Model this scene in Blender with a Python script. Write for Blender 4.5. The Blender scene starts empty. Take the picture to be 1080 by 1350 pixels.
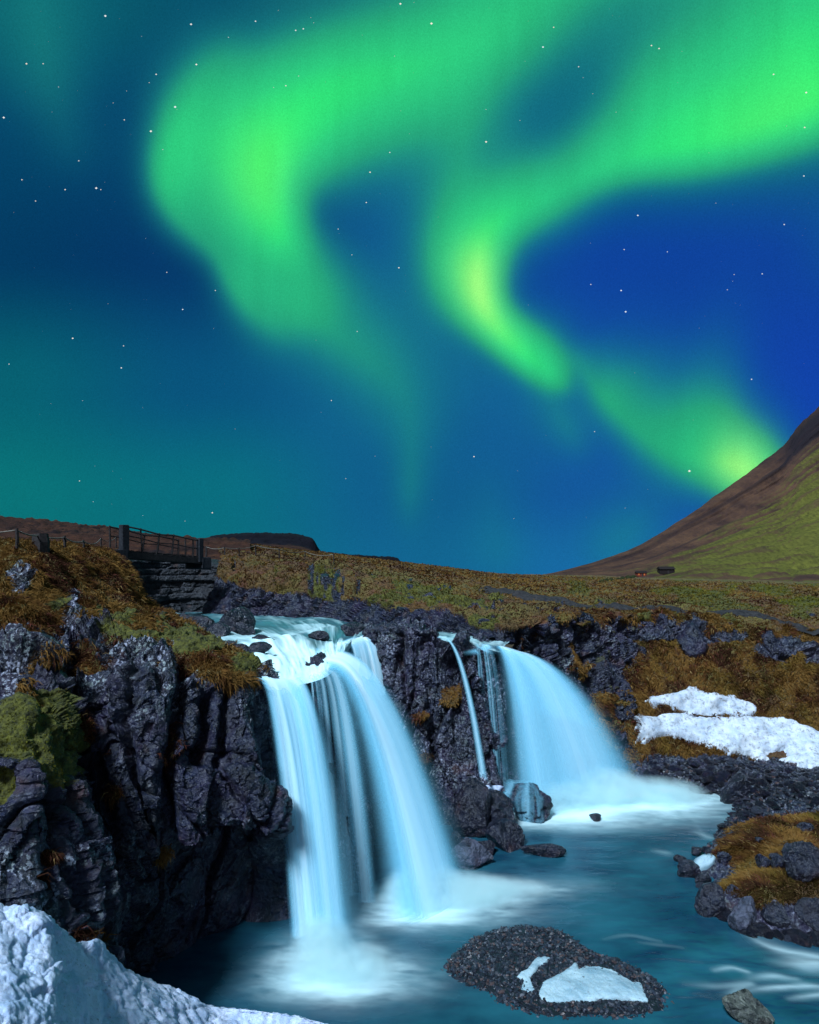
import bpy, bmesh, math, random
import numpy as np
from mathutils import Vector, Matrix
from mathutils.bvhtree import BVHTree

random.seed(7)
SC = bpy.context.scene
COL = SC.collection

# ------------------------------------------------------------------ camera
F = 850.0            # focal length in photograph pixels
HX, HY = 540.0, 745.0   # principal column, horizon row
EYE = 8.0            # camera height above the pool
cam_d = bpy.data.cameras.new('camera')
cam = bpy.data.objects.new('camera', cam_d)
COL.objects.link(cam)
cam.location = (0, 0, EYE)
cam.rotation_euler = (math.radians(90), 0, 0)
cam_d.sensor_fit = 'VERTICAL'
cam_d.sensor_height = 36.0
cam_d.sensor_width = 28.8
cam_d.lens = 36.0 * F / 1350.0
cam_d.shift_y = (HY - 675.0) / 1350.0
cam_d.clip_start = 0.1
cam_d.clip_end = 12000
SC.camera = cam

# ------------------------------------------------------------------ world, moon, exposure
MOON_EL, MOON_AZ = 50.0, 213.0      # azimuth clockwise from the view direction: behind the camera
world = bpy.data.worlds.new('World'); SC.world = world; world.use_nodes = True
wn = world.node_tree.nodes; wl = world.node_tree.links
wn.clear()
wo = wn.new('ShaderNodeOutputWorld'); wb = wn.new('ShaderNodeBackground'); ws = wn.new('ShaderNodeTexSky')
ws.sky_type = 'NISHITA'; ws.sun_disc = False
ws.sun_elevation = math.radians(MOON_EL); ws.sun_rotation = math.radians(MOON_AZ)
wb.inputs['Strength'].default_value = 0.05
wl.new(ws.outputs[0], wb.inputs[0]); wl.new(wb.outputs[0], wo.inputs[0])
sd = bpy.data.lights.new('moonlight', 'SUN'); so = bpy.data.objects.new('moonlight', sd); COL.objects.link(so)
sd.energy = 4.8; sd.angle = math.radians(12); sd.color = (0.68, 0.85, 1.0)
a, e = math.radians(MOON_AZ), math.radians(MOON_EL)
mdir = Vector((math.sin(a) * math.cos(e), math.cos(a) * math.cos(e), math.sin(e)))
so.rotation_euler = mdir.to_track_quat('Z', 'Y').to_euler(); so.location = mdir * 60
SC.view_settings.view_transform = 'Standard'; SC.view_settings.look = 'None'
SC.view_settings.exposure = 0.25; SC.view_settings.gamma = 1.0
SC.cycles.transparent_max_bounces = 96; SC.cycles.max_bounces = 6; SC.cycles.volume_bounces = 6
SC.cycles.caustics_reflective = False; SC.cycles.caustics_refractive = False

# ------------------------------------------------------------------ helpers: points, noise
def P(px, py, d):
    return np.array([(px - HX) / F * d, d, EYE + (HY - py) / F * d])
def P0(px, py, z=0.0):
    d = (EYE - z) * F / (py - HY)
    return P(px, py, d)

def _hash(ix, iy, iz, seed):
    h = (ix.astype(np.int64) * 374761393 + iy.astype(np.int64) * 668265263 + iz.astype(np.int64) * 2147483647 + seed * 974711) & 0xffffffff
    h = ((h ^ (h >> 13)) * 1274126177) & 0xffffffff
    h = ((h ^ (h >> 15)) * 2246822519) & 0xffffffff
    return (h ^ (h >> 16)) & 0xffffffff
def _r(h, k):
    h = ((h + k * 0x9E3779B9) * 2654435761) & 0xffffffff
    h = ((h ^ (h >> 15)) * 2246822519) & 0xffffffff
    return ((h ^ (h >> 13)) & 0xffffff) / float(0xffffff)
def vnoise(p, seed=0):
    i = np.floor(p).astype(np.int64); f = p - i
    f = f * f * f * (f * (f * 6 - 15) + 10)
    out = 0
    for dx in (0, 1):
        wx = f[:, 0] if dx else 1 - f[:, 0]
        for dy in (0, 1):
            wy = f[:, 1] if dy else 1 - f[:, 1]
            for dz in (0, 1):
                wz = f[:, 2] if dz else 1 - f[:, 2]
                out = out + wx * wy * wz * (_r(_hash(i[:, 0] + dx, i[:, 1] + dy, i[:, 2] + dz, seed), 1))
    return out * 2 - 1
def fbm(p, scale, oct=4, seed=0, gain=.5):
    p = np.asarray(p, float) / np.asarray(scale, float); s = 0; a = 1; n = 0
    for o in range(oct):
        s = s + a * vnoise(p + 13.7 * o, seed + o); n += a; a *= gain; p = p * 2.03
    return s / n
def cells(p, scale, seed=0):
    """nearest feature point: distance gap to the second, random tilted-plane height of the cell, random id"""
    q = np.asarray(p, float) / np.asarray(scale, float); i = np.floor(q).astype(np.int64)
    n = len(q); b1 = np.full(n, 9.); b2 = np.full(n, 9.); hh = np.zeros(n); rid = np.zeros(n)
    for dx in (-1, 0, 1):
        for dy in (-1, 0, 1):
            for dz in (-1, 0, 1):
                h = _hash(i[:, 0] + dx, i[:, 1] + dy, i[:, 2] + dz, seed)
                ox = i[:, 0] + dx + _r(h, 1) - q[:, 0]; oy = i[:, 1] + dy + _r(h, 2) - q[:, 1]; oz = i[:, 2] + dz + _r(h, 3) - q[:, 2]
                D = ox * ox + oy * oy + oz * oz
                plane = (_r(h, 4) - .5) + (-ox * (_r(h, 5) - .5) - oy * (_r(h, 6) - .5) - oz * (_r(h, 7) - .5)) * 1.5
                near = D < b1
                b2 = np.where(near, b1, np.minimum(b2, D))
                b1 = np.where(near, D, b1); hh = np.where(near, plane, hh); rid = np.where(near, _r(h, 8), rid)
    return np.sqrt(b2) - np.sqrt(b1), hh, rid
def sst(a, b, x):
    t = np.clip((x - a) / (b - a), 0, 1); return t * t * (3 - 2 * t)
def lerp(a, b, t):
    return a + (b - a) * t
def srgb2lin(c):
    c = np.asarray(c, float) / 255.0
    return np.where(c <= 0.04045, c / 12.92, ((c + 0.055) / 1.055) ** 2.4)
def cr(Q, t):
    """Catmull-Rom through Q (k, ...) at parameters t in 0..k-1"""
    Q = np.asarray(Q, float); k = len(Q); i = np.clip(np.floor(t).astype(int), 0, k - 2)
    f = (t - i).reshape((-1,) + (1,) * (Q.ndim - 1))
    a = Q[np.clip(i - 1, 0, k - 1)]; b = Q[i]; c = Q[i + 1]; d = Q[np.clip(i + 2, 0, k - 1)]
    return .5 * ((2 * b) + (-a + c) * f + (2 * a - 5 * b + 4 * c - d) * f * f + (-a + 3 * b - 3 * c + d) * f ** 3)
def polydist(x, y, poly, closed=True):
    """distance to an outline and inside test"""
    A = np.array(poly, float); B = np.roll(A, -1, 0)
    if not closed: A, B = A[:-1], B[:-1]
    best = np.full(x.shape, 1e9); ins = np.zeros(x.shape, bool)
    for (ax, ay), (bx, by) in zip(A[:, :2], B[:, :2]):
        ex, ey = bx - ax, by - ay
        t = np.clip(((x - ax) * ex + (y - ay) * ey) / (ex * ex + ey * ey + 1e-12), 0, 1)
        best = np.minimum(best, np.hypot(x - ax - t * ex, y - ay - t * ey))
        c = (ay > y) != (by > y)
        ins ^= c & (x < (bx - ax) * (y - ay) / (by - ay + 1e-12) + ax)
    return best, ins

# ------------------------------------------------------------------ helpers: meshes
def tag(o, label=None, cat=None, group=None, kind=None):
    if label: o['label'] = label
    if cat: o['category'] = cat
    if group: o['group'] = group
    if kind: o['kind'] = kind
    return o
def mesh_data(name, V, faces, attrs=None, smooth=True, mat=None):
    """faces: list of int arrays of shape (n,k)"""
    V = np.asarray(V, np.float32)
    if isinstance(faces, np.ndarray): faces = [faces]
    me = bpy.data.meshes.new(name)
    me.vertices.add(len(V)); me.vertices.foreach_set('co', V.ravel())
    tot = np.concatenate([np.full(len(f), f.shape[1], np.int32) for f in faces])
    idx = np.concatenate([f.ravel() for f in faces]).astype(np.int32)
    me.loops.add(len(idx)); me.loops.foreach_set('vertex_index', idx)
    me.polygons.add(len(tot))
    st = np.zeros(len(tot), np.int32); st[1:] = np.cumsum(tot)[:-1]
    me.polygons.foreach_set('loop_start', st)
    me.polygons.foreach_set('use_smooth', np.full(len(tot), bool(smooth)))
    me.update(calc_edges=True)
    for k, v in (attrs or {}).items():
        v = np.asarray(v, np.float32)
        if v.ndim == 1:
            at = me.attributes.new(k, 'FLOAT', 'POINT'); at.data.foreach_set('value', v)
        else:
            if v.shape[1] == 3: v = np.concatenate([v, np.ones((len(v), 1), np.float32)], 1)
            at = me.attributes.new(k, 'FLOAT_COLOR', 'POINT'); at.data.foreach_set('color', v.ravel())
    if mat: me.materials.append(mat)
    me.validate()
    return me
def mesh_obj(name, V, faces, mat, attrs=None, smooth=True, parent=None, origin=None):
    V = np.asarray(V, float)
    if origin is not None: V = V - np.asarray(origin)
    o = bpy.data.objects.new(name, mesh_data(name, V, faces, attrs, smooth, mat))
    COL.objects.link(o)
    if origin is not None and parent is None: o.location = origin
    if parent: o.parent = parent
    return o
def empty(name, loc, rz=0):
    o = bpy.data.objects.new(name, None); COL.objects.link(o); o.location = loc; o.rotation_euler = (0, 0, rz)
    o.empty_display_size = .2
    return o
def gridfaces(nu, nv):
    i = np.arange(nu * nv).reshape(nu, nv)
    return np.stack([i[:-1, :-1].ravel(), i[1:, :-1].ravel(), i[1:, 1:].ravel(), i[:-1, 1:].ravel()], 1)
def loft(ctrl, nu, nv):
    """ctrl[col][row] = (px, py, depth); cubic surface, vertices spread by their size in view"""
    C = np.array(ctrl, float); nc, nr = C.shape[:2]
    scr = C[..., :2].copy()
    scr[..., 0] = np.clip(scr[..., 0], -150, 1230) + .12 * C[..., 0]; scr[..., 1] = np.clip(scr[..., 1], -100, 1420) + .1 * C[..., 1]
    du = np.linalg.norm(np.diff(scr, axis=0), axis=2).max(1) + 4
    dv = np.percentile(np.linalg.norm(np.diff(scr, axis=1), axis=2), 75, axis=0) + 4
    cu = np.concatenate([[0], np.cumsum(du)]); cv = np.concatenate([[0], np.cumsum(dv)])
    tu = np.interp(np.linspace(0, cu[-1], nu), cu, np.arange(nc)); tv = np.interp(np.linspace(0, cv[-1], nv), cv, np.arange(nr))
    L = C.copy(); L[..., 2] = np.log(C[..., 2])
    S = cr(L, tu)                       # (nu, nr, 3)
    S = cr(np.swapaxes(S, 0, 1), tv)    # (nv, nu, 3)
    S = np.swapaxes(S, 0, 1)
    d = np.exp(S[..., 2])
    V = np.stack([(S[..., 0] - HX) / F * d, d, EYE + (HY - S[..., 1]) / F * d], -1)
    return V, S, tu, tv
def gnormals(V):
    du = np.gradient(V, axis=0); dv = np.gradient(V, axis=1)
    n = np.cross(du, dv); n /= np.linalg.norm(n, axis=2, keepdims=True) + 1e-9
    return n
def facing(n, V):
    """turn the normals so that most of them look at the camera"""
    s = np.sum(n * (np.array([0, 0, EYE]) - V), axis=2)
    return n if np.mean(s > 0) > .5 else -n
def rockd(p, seed=0, big=1.5, amp=1.0, tall=1.9):
    """jointed rock: tilted blocks in three sizes with open joints between them"""
    p = np.asarray(p, float)
    w = p + .06 * big * np.stack([fbm(p, big * .5, 3, seed + 50 + k) for k in range(3)], 1)
    q = w * np.array([1, 1, 1 / tall])
    e1, h1, _ = cells(q, big, seed + 1); e2, h2, _ = cells(q * np.array([1, 1, .42]), big * .40, seed + 2); e3, h3, _ = cells(w, big * .19, seed + 3); e4, h4, _ = cells(w, big * .085, seed + 4)
    k = .60 + .9 * sst(-.25, .30, fbm(p, big * 1.3, 3, seed + 19))
    D = .34 * h1 - .10 * np.exp(-e1 / .022) + k * (.19 * h2 - .035 * np.exp(-e2 / .025) + .075 * h3 - .008 * np.exp(-e3 / .04)) + .03 * k * h4
    D = D + .16 * fbm(p, big * 1.7, 3, seed + 9) + .05 * fbm(p * np.array([1, 1, .35]), big * .16, 3, seed + 12)
    return amp * big * D
def tube(pts, r, n=6, close=True):
    pts = np.asarray(pts, float); k = len(pts); r = np.broadcast_to(np.asarray(r, float), (k,))
    T = np.gradient(pts, axis=0); T /= np.linalg.norm(T, axis=1, keepdims=True) + 1e-9
    up = np.array([0, 0, 1.]) if abs(T[0, 2]) < .8 else np.array([1., 0, 0])
    A = np.cross(T, up); A /= np.linalg.norm(A, axis=1, keepdims=True) + 1e-9; B = np.cross(T, A)
    th = np.arange(n) * 2 * math.pi / n
    V = pts[:, None] + r[:, None, None] * (np.cos(th)[None, :, None] * A[:, None] + np.sin(th)[None, :, None] * B[:, None])
    i = np.arange(k * n).reshape(k, n); j = np.roll(i, -1, 1)
    Fq = np.stack([i[:-1].ravel(), j[:-1].ravel(), j[1:].ravel(), i[1:].ravel()], 1)
    V = V.reshape(-1, 3)
    if not close: return V, [Fq]
    V = np.concatenate([V, pts[:1], pts[-1:]]); a, b = k * n, k * n + 1
    tri = np.concatenate([np.stack([j[0], i[0], np.full(n, a)], 1), np.stack([i[-1], j[-1], np.full(n, b)], 1)])
    return V, [Fq, tri]
def box(c, sx, sy, sz, ax=(1, 0, 0), ay=(0, 1, 0), az=(0, 0, 1), wob=0.0):
    """a slightly chamfered box: 24 vertices"""
    ax, ay, az = [np.array(v, float) / np.linalg.norm(v) for v in (ax, ay, az)]
    b = .08 * min(sx, sy, sz); bm = bmesh.new()
    bmesh.ops.create_cube(bm, size=1.0)
    bmesh.ops.scale(bm, vec=(sx, sy, sz), verts=bm.verts)
    bmesh.ops.bevel(bm, geom=list(bm.edges), offset=b, segments=1, affect='EDGES')
    V = np.array([v.co[:] for v in bm.verts]); Fs = [[v.index for v in f.verts] for f in bm.faces]; bm.free()
    if wob: V = V + np.random.RandomState(len(V) + int(abs(sx * 977 + sz * 331 + c[0] * 71) * 10) % 9999).uniform(-wob, wob, V.shape)
    V = np.asarray(c) + V[:, :1] * ax + V[:, 1:2] * ay + V[:, 2:] * az
    qs = np.array([f for f in Fs if len(f) == 4]); ts = np.array([f for f in Fs if len(f) == 3])
    return V, ([qs, ts] if len(ts) else [qs])
def join(parts):
    Vs = []; q = []; t = []; n = 0
    for V, Fs in parts:
        for f in Fs:
            (q if f.shape[1] == 4 else t).append(f + n)
        Vs.append(V); n += len(V)
    out = []
    if q: out.append(np.concatenate(q))
    if t: out.append(np.concatenate(t))
    return np.concatenate(Vs), out

# ------------------------------------------------------------------ helpers: materials
class NT:
    def __init__(s, name):
        s.m = bpy.data.materials.new(name); s.m.use_nodes = True; s.t = s.m.node_tree; s.t.nodes.clear()
        s.out = s.t.nodes.new('ShaderNodeOutputMaterial')
    def n(s, typ, props=None, **ins):
        nd = s.t.nodes.new(typ)
        for k, v in (props or {}).items(): setattr(nd, k, v)
        for k, v in ins.items(): s.set(nd, k, v)
        return nd
    def set(s, nd, k, v):
        k = k.replace('_', ' ') if isinstance(k, str) and k not in nd.inputs else k
        if isinstance(k, str) and k.startswith('i') and k[1:].isdigit(): k = int(k[1:])
        if hasattr(v, 'is_linked') or hasattr(v, 'links'): s.t.links.new(v, nd.inputs[k])
        else: nd.inputs[k].default_value = v
    def pos(s): return s.n('ShaderNodeNewGeometry').outputs['Position']
    def obj(s): return s.n('ShaderNodeTexCoord').outputs['Object']
    def attr(s, name): return s.n('ShaderNodeAttribute', dict(attribute_name=name))
    def mapv(s, v, scale, loc=(0, 0, 0), rot=(0, 0, 0)):
        return s.n('ShaderNodeMapping', Vector=v, Scale=scale, Location=loc, Rotation=rot).outputs[0]
    def noise(s, v, scale, detail=4, rough=.55, dist=0.0):
        return s.n('ShaderNodeTexNoise', Vector=v, Scale=scale, Detail=detail, Roughness=rough, Distortion=dist).outputs[0]
    def voro(s, v, scale, feature='F1', out=0):
        return s.n('ShaderNodeTexVoronoi', dict(feature=feature), Vector=v, Scale=scale).outputs[out]
    def rng(s, v, a, b, lo=0.0, hi=1.0):
        return s.n('ShaderNodeMapRange', dict(clamp=True), Value=v, From_Min=a, From_Max=b, To_Min=lo, To_Max=hi).outputs[0]
    def math(s, op, a, b=0.0):
        nd = s.n('ShaderNodeMath', dict(operation=op)); s.set(nd, 0, a); s.set(nd, 1, b); return nd.outputs[0]
    def mix(s, f, a, b):
        nd = s.n('ShaderNodeMix', dict(data_type='RGBA')); s.set(nd, 0, f)
        for k, v in ((6, a), (7, b)):
            if isinstance(v, (tuple, list)): v = tuple(v) + (1,) if len(v) == 3 else v
            s.set(nd, k, v)
        return nd.outputs[2]
    def bump(s, h, strength=.5, dist=.05, normal=None):
        nd = s.n('ShaderNodeBump', Height=h, Strength=strength, Distance=dist)
        if normal is not None: s.set(nd, 'Normal', normal)
        return nd.outputs[0]
    def principled(s, color, rough=.6, spec=.4, normal=None, **kw):
        nd = s.n('ShaderNodeBsdfPrincipled')
        s.set(nd, 'Base Color', tuple(color) + (1,) if isinstance(color, (tuple, list)) and len(color) == 3 else color)
        s.set(nd, 'Roughness', rough); s.set(nd, 'Specular IOR Level', spec)
        if normal is not None: s.set(nd, 'Normal', normal)
        for k, v in kw.items(): s.set(nd, k, v)
        return nd.outputs[0]
    def surf(s, sh):
        s.t.links.new(sh, s.out.inputs[0]); return s.m

def rock_material(name, local=False, dark=(.0025, .004, .009), light=(.015, .020, .052), purple=(.030, .016, .052), rough=.36, spec=.55, masks=True, fine=1.0):
    t = NT(name); p = t.obj() if local else t.pos()
    n1 = t.noise(p, .9 * fine, 5, .6); n2 = t.noise(p, 5.0 * fine, 6, .65); n3 = t.noise(p, 26 * fine, 5, .7)
    wp = t.n('ShaderNodeVectorMath', dict(operation='ADD')); t.set(wp, 0, t.mapv(p, (1, 1, .6))); t.set(wp, 1, t.n('ShaderNodeTexNoise', Vector=p, Scale=2.5 * fine, Detail=3.0).outputs[1])
    ch1 = t.n('ShaderNodeTexVoronoi', Vector=wp.outputs[0], Scale=3.2 * fine); ch2 = t.n('ShaderNodeTexVoronoi', Vector=wp.outputs[0], Scale=9.5 * fine)
    def facet(v, k):      # each chip of rock tilts its own way
        a_ = t.n('ShaderNodeVectorMath', dict(operation='SUBTRACT')); t.set(a_, 0, wp.outputs[0]); t.set(a_, 1, v.outputs['Position'])
        b_ = t.n('ShaderNodeVectorMath', dict(operation='SUBTRACT')); t.set(b_, 0, v.outputs['Color']); t.set(b_, 1, (.5, .5, .5))
        d_ = t.n('ShaderNodeVectorMath', dict(operation='DOT_PRODUCT')); t.set(d_, 0, a_.outputs[0]); t.set(d_, 1, b_.outputs[0])
        return t.math('MULTIPLY', d_.outputs['Value'], k * 3.0 * fine)
    cell = t.n('ShaderNodeSeparateColor', Color=ch1.outputs['Color']).outputs[0]; cell2 = t.n('ShaderNodeSeparateColor', Color=ch2.outputs['Color']).outputs[1]
    c = t.mix(t.rng(t.math('ADD', t.math('MULTIPLY', n2, .55), t.math('ADD', t.math('MULTIPLY', cell, .20), t.math('MULTIPLY', cell2, .25))), .34, .74), dark, light)
    c = t.mix(t.math('MULTIPLY', t.rng(n1, .46, .70), .6), c, purple)
    c = t.mix(t.rng(n3, .5, .74, 0, .40), c, (.052, .060, .115))
    c = t.mix(t.rng(t.noise(p, 1.7 * fine, 4), .6, .72, 0, .55), c, (.075, .030, .022))     # rust
    rg = t.rng(n2, .3, .7, rough + .16, rough - .12)
    if masks:
        m = t.attr('cover'); sep = t.n('ShaderNodeSeparateColor', Color=m.outputs['Color'])
        li = sep.outputs[2]
        v = t.voro(t.mapv(p, (1, 1, .75)), 9.0 * fine); v2 = t.noise(p, 14 * fine, 4, .7)
        spot = t.math('MULTIPLY', t.rng(t.math('SUBTRACT', t.rng(v2, .4, .62), v), .08, .33), li)
        lc = t.mix(t.rng(t.noise(p, 2.2, 2), .45, .6), (.40, .42, .54), (.30, .36, .36))
        c = t.mix(spot, c, lc)
        gr = t.mix(t.rng(t.noise(p, 6, 5, .7), .35, .66), (.045, .021, .009), (.165, .082, .022))
        gr = t.mix(t.rng(t.noise(p, 1.1, 4), .52, .66), gr, (.11, .036, .018))
        gr = t.mix(t.rng(t.noise(p, .8, 4), .50, .66), gr, (.11, .085, .014))
        far = t.noise(t.mapv(p, (.16, .09, .16)), 1.0, 5, .65)
        gr = t.mix(t.rng(far, .46, .60, 0, .75), gr, (.125, .105, .022)); gr = t.mix(t.rng(far, .46, .34, 0, .7), gr, (.050, .026, .014))
        gf = t.rng(t.math('ADD', sep.outputs[1], t.math('MULTIPLY', t.math('SUBTRACT', n3, .5), .7)), .42, .60)
        c = t.mix(gf, c, gr)
        mo = t.mix(t.rng(t.noise(p, 9, 5, .7), .35, .68), (.020, .022, .004), (.13, .125, .012))
        mf = t.rng(t.math('ADD', sep.outputs[0], t.math('MULTIPLY', t.math('SUBTRACT', n3, .5), .7)), .42, .60)
        c = t.mix(mf, c, mo)
        veg = t.math('MAXIMUM', gf, mf)
        rg = t.n('ShaderNodeMix', dict(data_type='FLOAT')); t.set(rg, 0, veg); t.set(rg, 2, t.rng(n2, .3, .7, rough + .16, rough - .12)); t.set(rg, 3, .95)
        rg = rg.outputs[0]
    hgt = t.math('ADD', t.math('ADD', t.math('MULTIPLY', n2, .6), t.math('ADD', facet(ch1, 1.6), facet(ch2, 2.4))), t.math('ADD', t.math('MULTIPLY', n3, .35), t.math('MULTIPLY', t.noise(p, 90 * fine, 3, .7), .14)))
    nb = t.bump(hgt, 1.0, .07 / fine)
    return t.surf(t.principled(c, rg, spec, nb))
ROCK = rock_material('basalt')
BOULDER = rock_material('boulder_basalt', local=True, masks=False)
WET = rock_material('wet_basalt', local=True, masks=False, dark=(.003, .004, .009), light=(.014, .017, .034), purple=(.024, .012, .024), rough=.34)
PALE = rock_material('pale_basalt', local=True, masks=False, dark=(.012, .015, .024), light=(.085, .095, .145), purple=(.07, .055, .11), rough=.5)
# ------------------------------------------------------------------ sky backdrop with the northern lights
SKY_X=[-400,0,270,540,810,1080,1480]; SKY_Y=[-500,0,170,340,510,650,745,900]
SKY_C=[[(12,90,100)]*7,
 [(6,88,100),(8,95,105),(8,80,105),(25,110,110),(15,100,120),(30,118,112),(20,90,115)],
 [(5,70,100),(5,68,105),(6,66,108),(14,76,140),(8,88,122),(15,90,130),(15,70,130)],
 [(5,64,100),(4,60,100),(6,55,106),(14,76,145),(14,66,154),(16,68,160),(14,55,140)],
 [(9,94,112),(8,98,115),(9,82,122),(18,96,146),(18,80,160),(18,68,172),(14,55,150)],
 [(9,108,116),(10,116,121),(10,108,125),(16,92,140),(20,86,158),(20,68,165),(16,60,150)],
 [(10,108,114),(10,114,120),(10,108,122),(18,100,145),(24,104,165),(24,80,165),(18,70,150)],
 [(10,100,110)]*7]
# ribbon points: x, y, width on the left of travel, width on the right, strength, warmth
RIBBONS=[
 [(900,-170,110,130,.55,0),(760,-50,75,110,.52,0),(650,40,80,100,.66,0),(560,82,85,85,.76,0),(470,108,85,80,.86,0),(395,150,75,82,1.0,0),(348,205,50,84,1.15,.05),(350,262,44,66,1.08,.05),(372,312,34,48,.74,0),(395,348,46,46,.36,0),(420,400,56,50,.22,0)],
 [(300,60,60,50,.18,0),(262,120,60,45,.38,0),(232,180,60,30,.58,0),(220,235,45,24,.55,0),(238,285,45,24,.36,0),(286,335,44,20,.28,0),(308,372,38,20,.32,0),(330,405,38,24,.28,0),(370,440,50,36,.18,0)],
 [(330,360,70,50,.30,0),(400,410,80,55,.36,0),(470,460,85,60,.35,0),(530,520,65,60,.28,0),(542,590,35,35,.24,0),(540,650,24,24,.20,0),(538,690,24,24,.08,0)],
 [(1250,60,55,130,.85,0),(1140,100,50,110,1.0,0),(1060,138,46,95,1.02,.03),(980,168,42,80,.98,.03),(900,190,40,75,.88,0),(830,205,36,65,.74,0),(770,232,36,55,.58,0),(715,262,40,55,.60,0),(672,280,36,52,.72,0),(640,312,34,52,.85,.06),(630,352,30,44,1.0,.32),(634,392,26,34,1.02,.36),(655,430,26,24,.95,.15),(690,465,34,22,.84,.02),(718,486,36,22,.70,0),(738,503,22,18,.40,0)],
 [(1200,-60,120,120,.45,0),(1050,10,120,110,.42,0),(930,70,90,110,.40,0),(840,130,60,80,.28,0)],
 [(765,470,60,20,.22,0),(795,520,70,22,.40,0),(835,560,80,30,.42,0),(885,590,95,40,.50,.0),(930,603,90,40,.66,.05),(968,612,55,34,.95,.42),(1010,640,40,40,.85,.3)],
 [(720,520,40,40,.18,0),(745,560,40,30,.24,0),(765,590,30,30,.16,0)],
 [(620,150,60,60,.22,0),(600,240,60,60,.28,0),(585,330,50,60,.24,0),(580,390,50,50,.16,0)],
 [(40,-40,90,80,.22,0),(60,80,60,70,.24,0),(80,160,50,50,.16,0),(100,210,50,40,.10,0)],
 [(860,670,50,50,.10,0),(830,700,50,50,.22,0),(790,730,50,50,.18,0)],
 [(640,640,50,50,.10,0),(660,740,50,50,.18,0)],
 [(540,640,40,40,.06,0),(545,740,60,40,.06,0)],
 [(600,400,70,70,.16,0),(660,520,70,60,.10,0),(700,600,60,60,.08,0)],
 [(1130,300,60,60,.16,0),(1110,350,50,50,.10,0)],
]
def sky_rgb(px,py):
    px=np.asarray(px,float);py=np.asarray(py,float)
    xs=np.clip(px,SKY_X[0],SKY_X[-1]);ys=np.clip(py,SKY_Y[0],SKY_Y[-1])
    C=srgb2lin(np.array(SKY_C))
    i=np.clip(np.searchsorted(SKY_X,xs)-1,0,len(SKY_X)-2);j=np.clip(np.searchsorted(SKY_Y,ys)-1,0,len(SKY_Y)-2)
    X=np.array(SKY_X,float);Y=np.array(SKY_Y,float)
    f=((xs-X[i])/(X[i+1]-X[i]))[...,None];g=((ys-Y[j])/(Y[j+1]-Y[j]))[...,None]
    f=f*f*(3-2*f);g=g*g*(3-2*g)
    base=(C[j,i]*(1-f)+C[j,i+1]*f)*(1-g)+(C[j+1,i]*(1-f)+C[j+1,i+1]*f)*g
    keep=np.ones(px.shape);hot=np.zeros(px.shape)
    for R in RIBBONS:
        S=cr(np.array(R,float),np.linspace(0,len(R)-1,14*len(R))); T=np.gradient(S[:,:2],axis=0); ds=np.hypot(T[:,0],T[:,1])+1e-6; T/=ds[:,None]
        acc=np.zeros(px.shape);hc=np.zeros(px.shape)
        for s,t,d in zip(S,T,ds):
            ax=px-s[0];ay=py-s[1]
            lon=ax*t[0]+ay*t[1]; lat=-ax*t[1]+ay*t[0]
            # image y runs down: positive lat is on the right of travel
            w=np.where(lat>0,s[3],s[2])*1.24
            L=0.7*min(s[2],s[3])+14
            e=np.exp(-3*((np.abs(lat)/w)**1.65+(lon/L)**2))*max(s[4],0)**3*d/(L*np.sqrt(np.pi/3))
            acc+=e; hc+=e*max(s[5],0)
        a=acc**(1/3.0); 
        hot=np.maximum(hot,np.where(acc>1e-9,hc/np.maximum(acc,1e-9),0)*np.clip(a,0,1)**3)
        keep*=np.exp(-1.7*np.clip(a,0,1.3)**1.3)
    A=1-keep
    A=np.clip(A/0.90,0,1)
    ramp_x=[0,.25,.5,.75,.92,1.0]
    ramp=srgb2lin(np.array([(16,104,132),(26,132,132),(38,166,124),(46,206,128),(50,236,121),(58,248,112)]))
    gcol=np.stack([np.interp(A,ramp_x,ramp[:,k]) for k in range(3)],-1)
    m=np.clip(A*2.1,0,1)[...,None]
    col=base*(1-m)+gcol*m
    hotc=srgb2lin(np.array((190,255,135)))
    h=np.clip(hot*1.6,0,1)[...,None]
    return col*(1-h)+hotc*h

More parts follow.
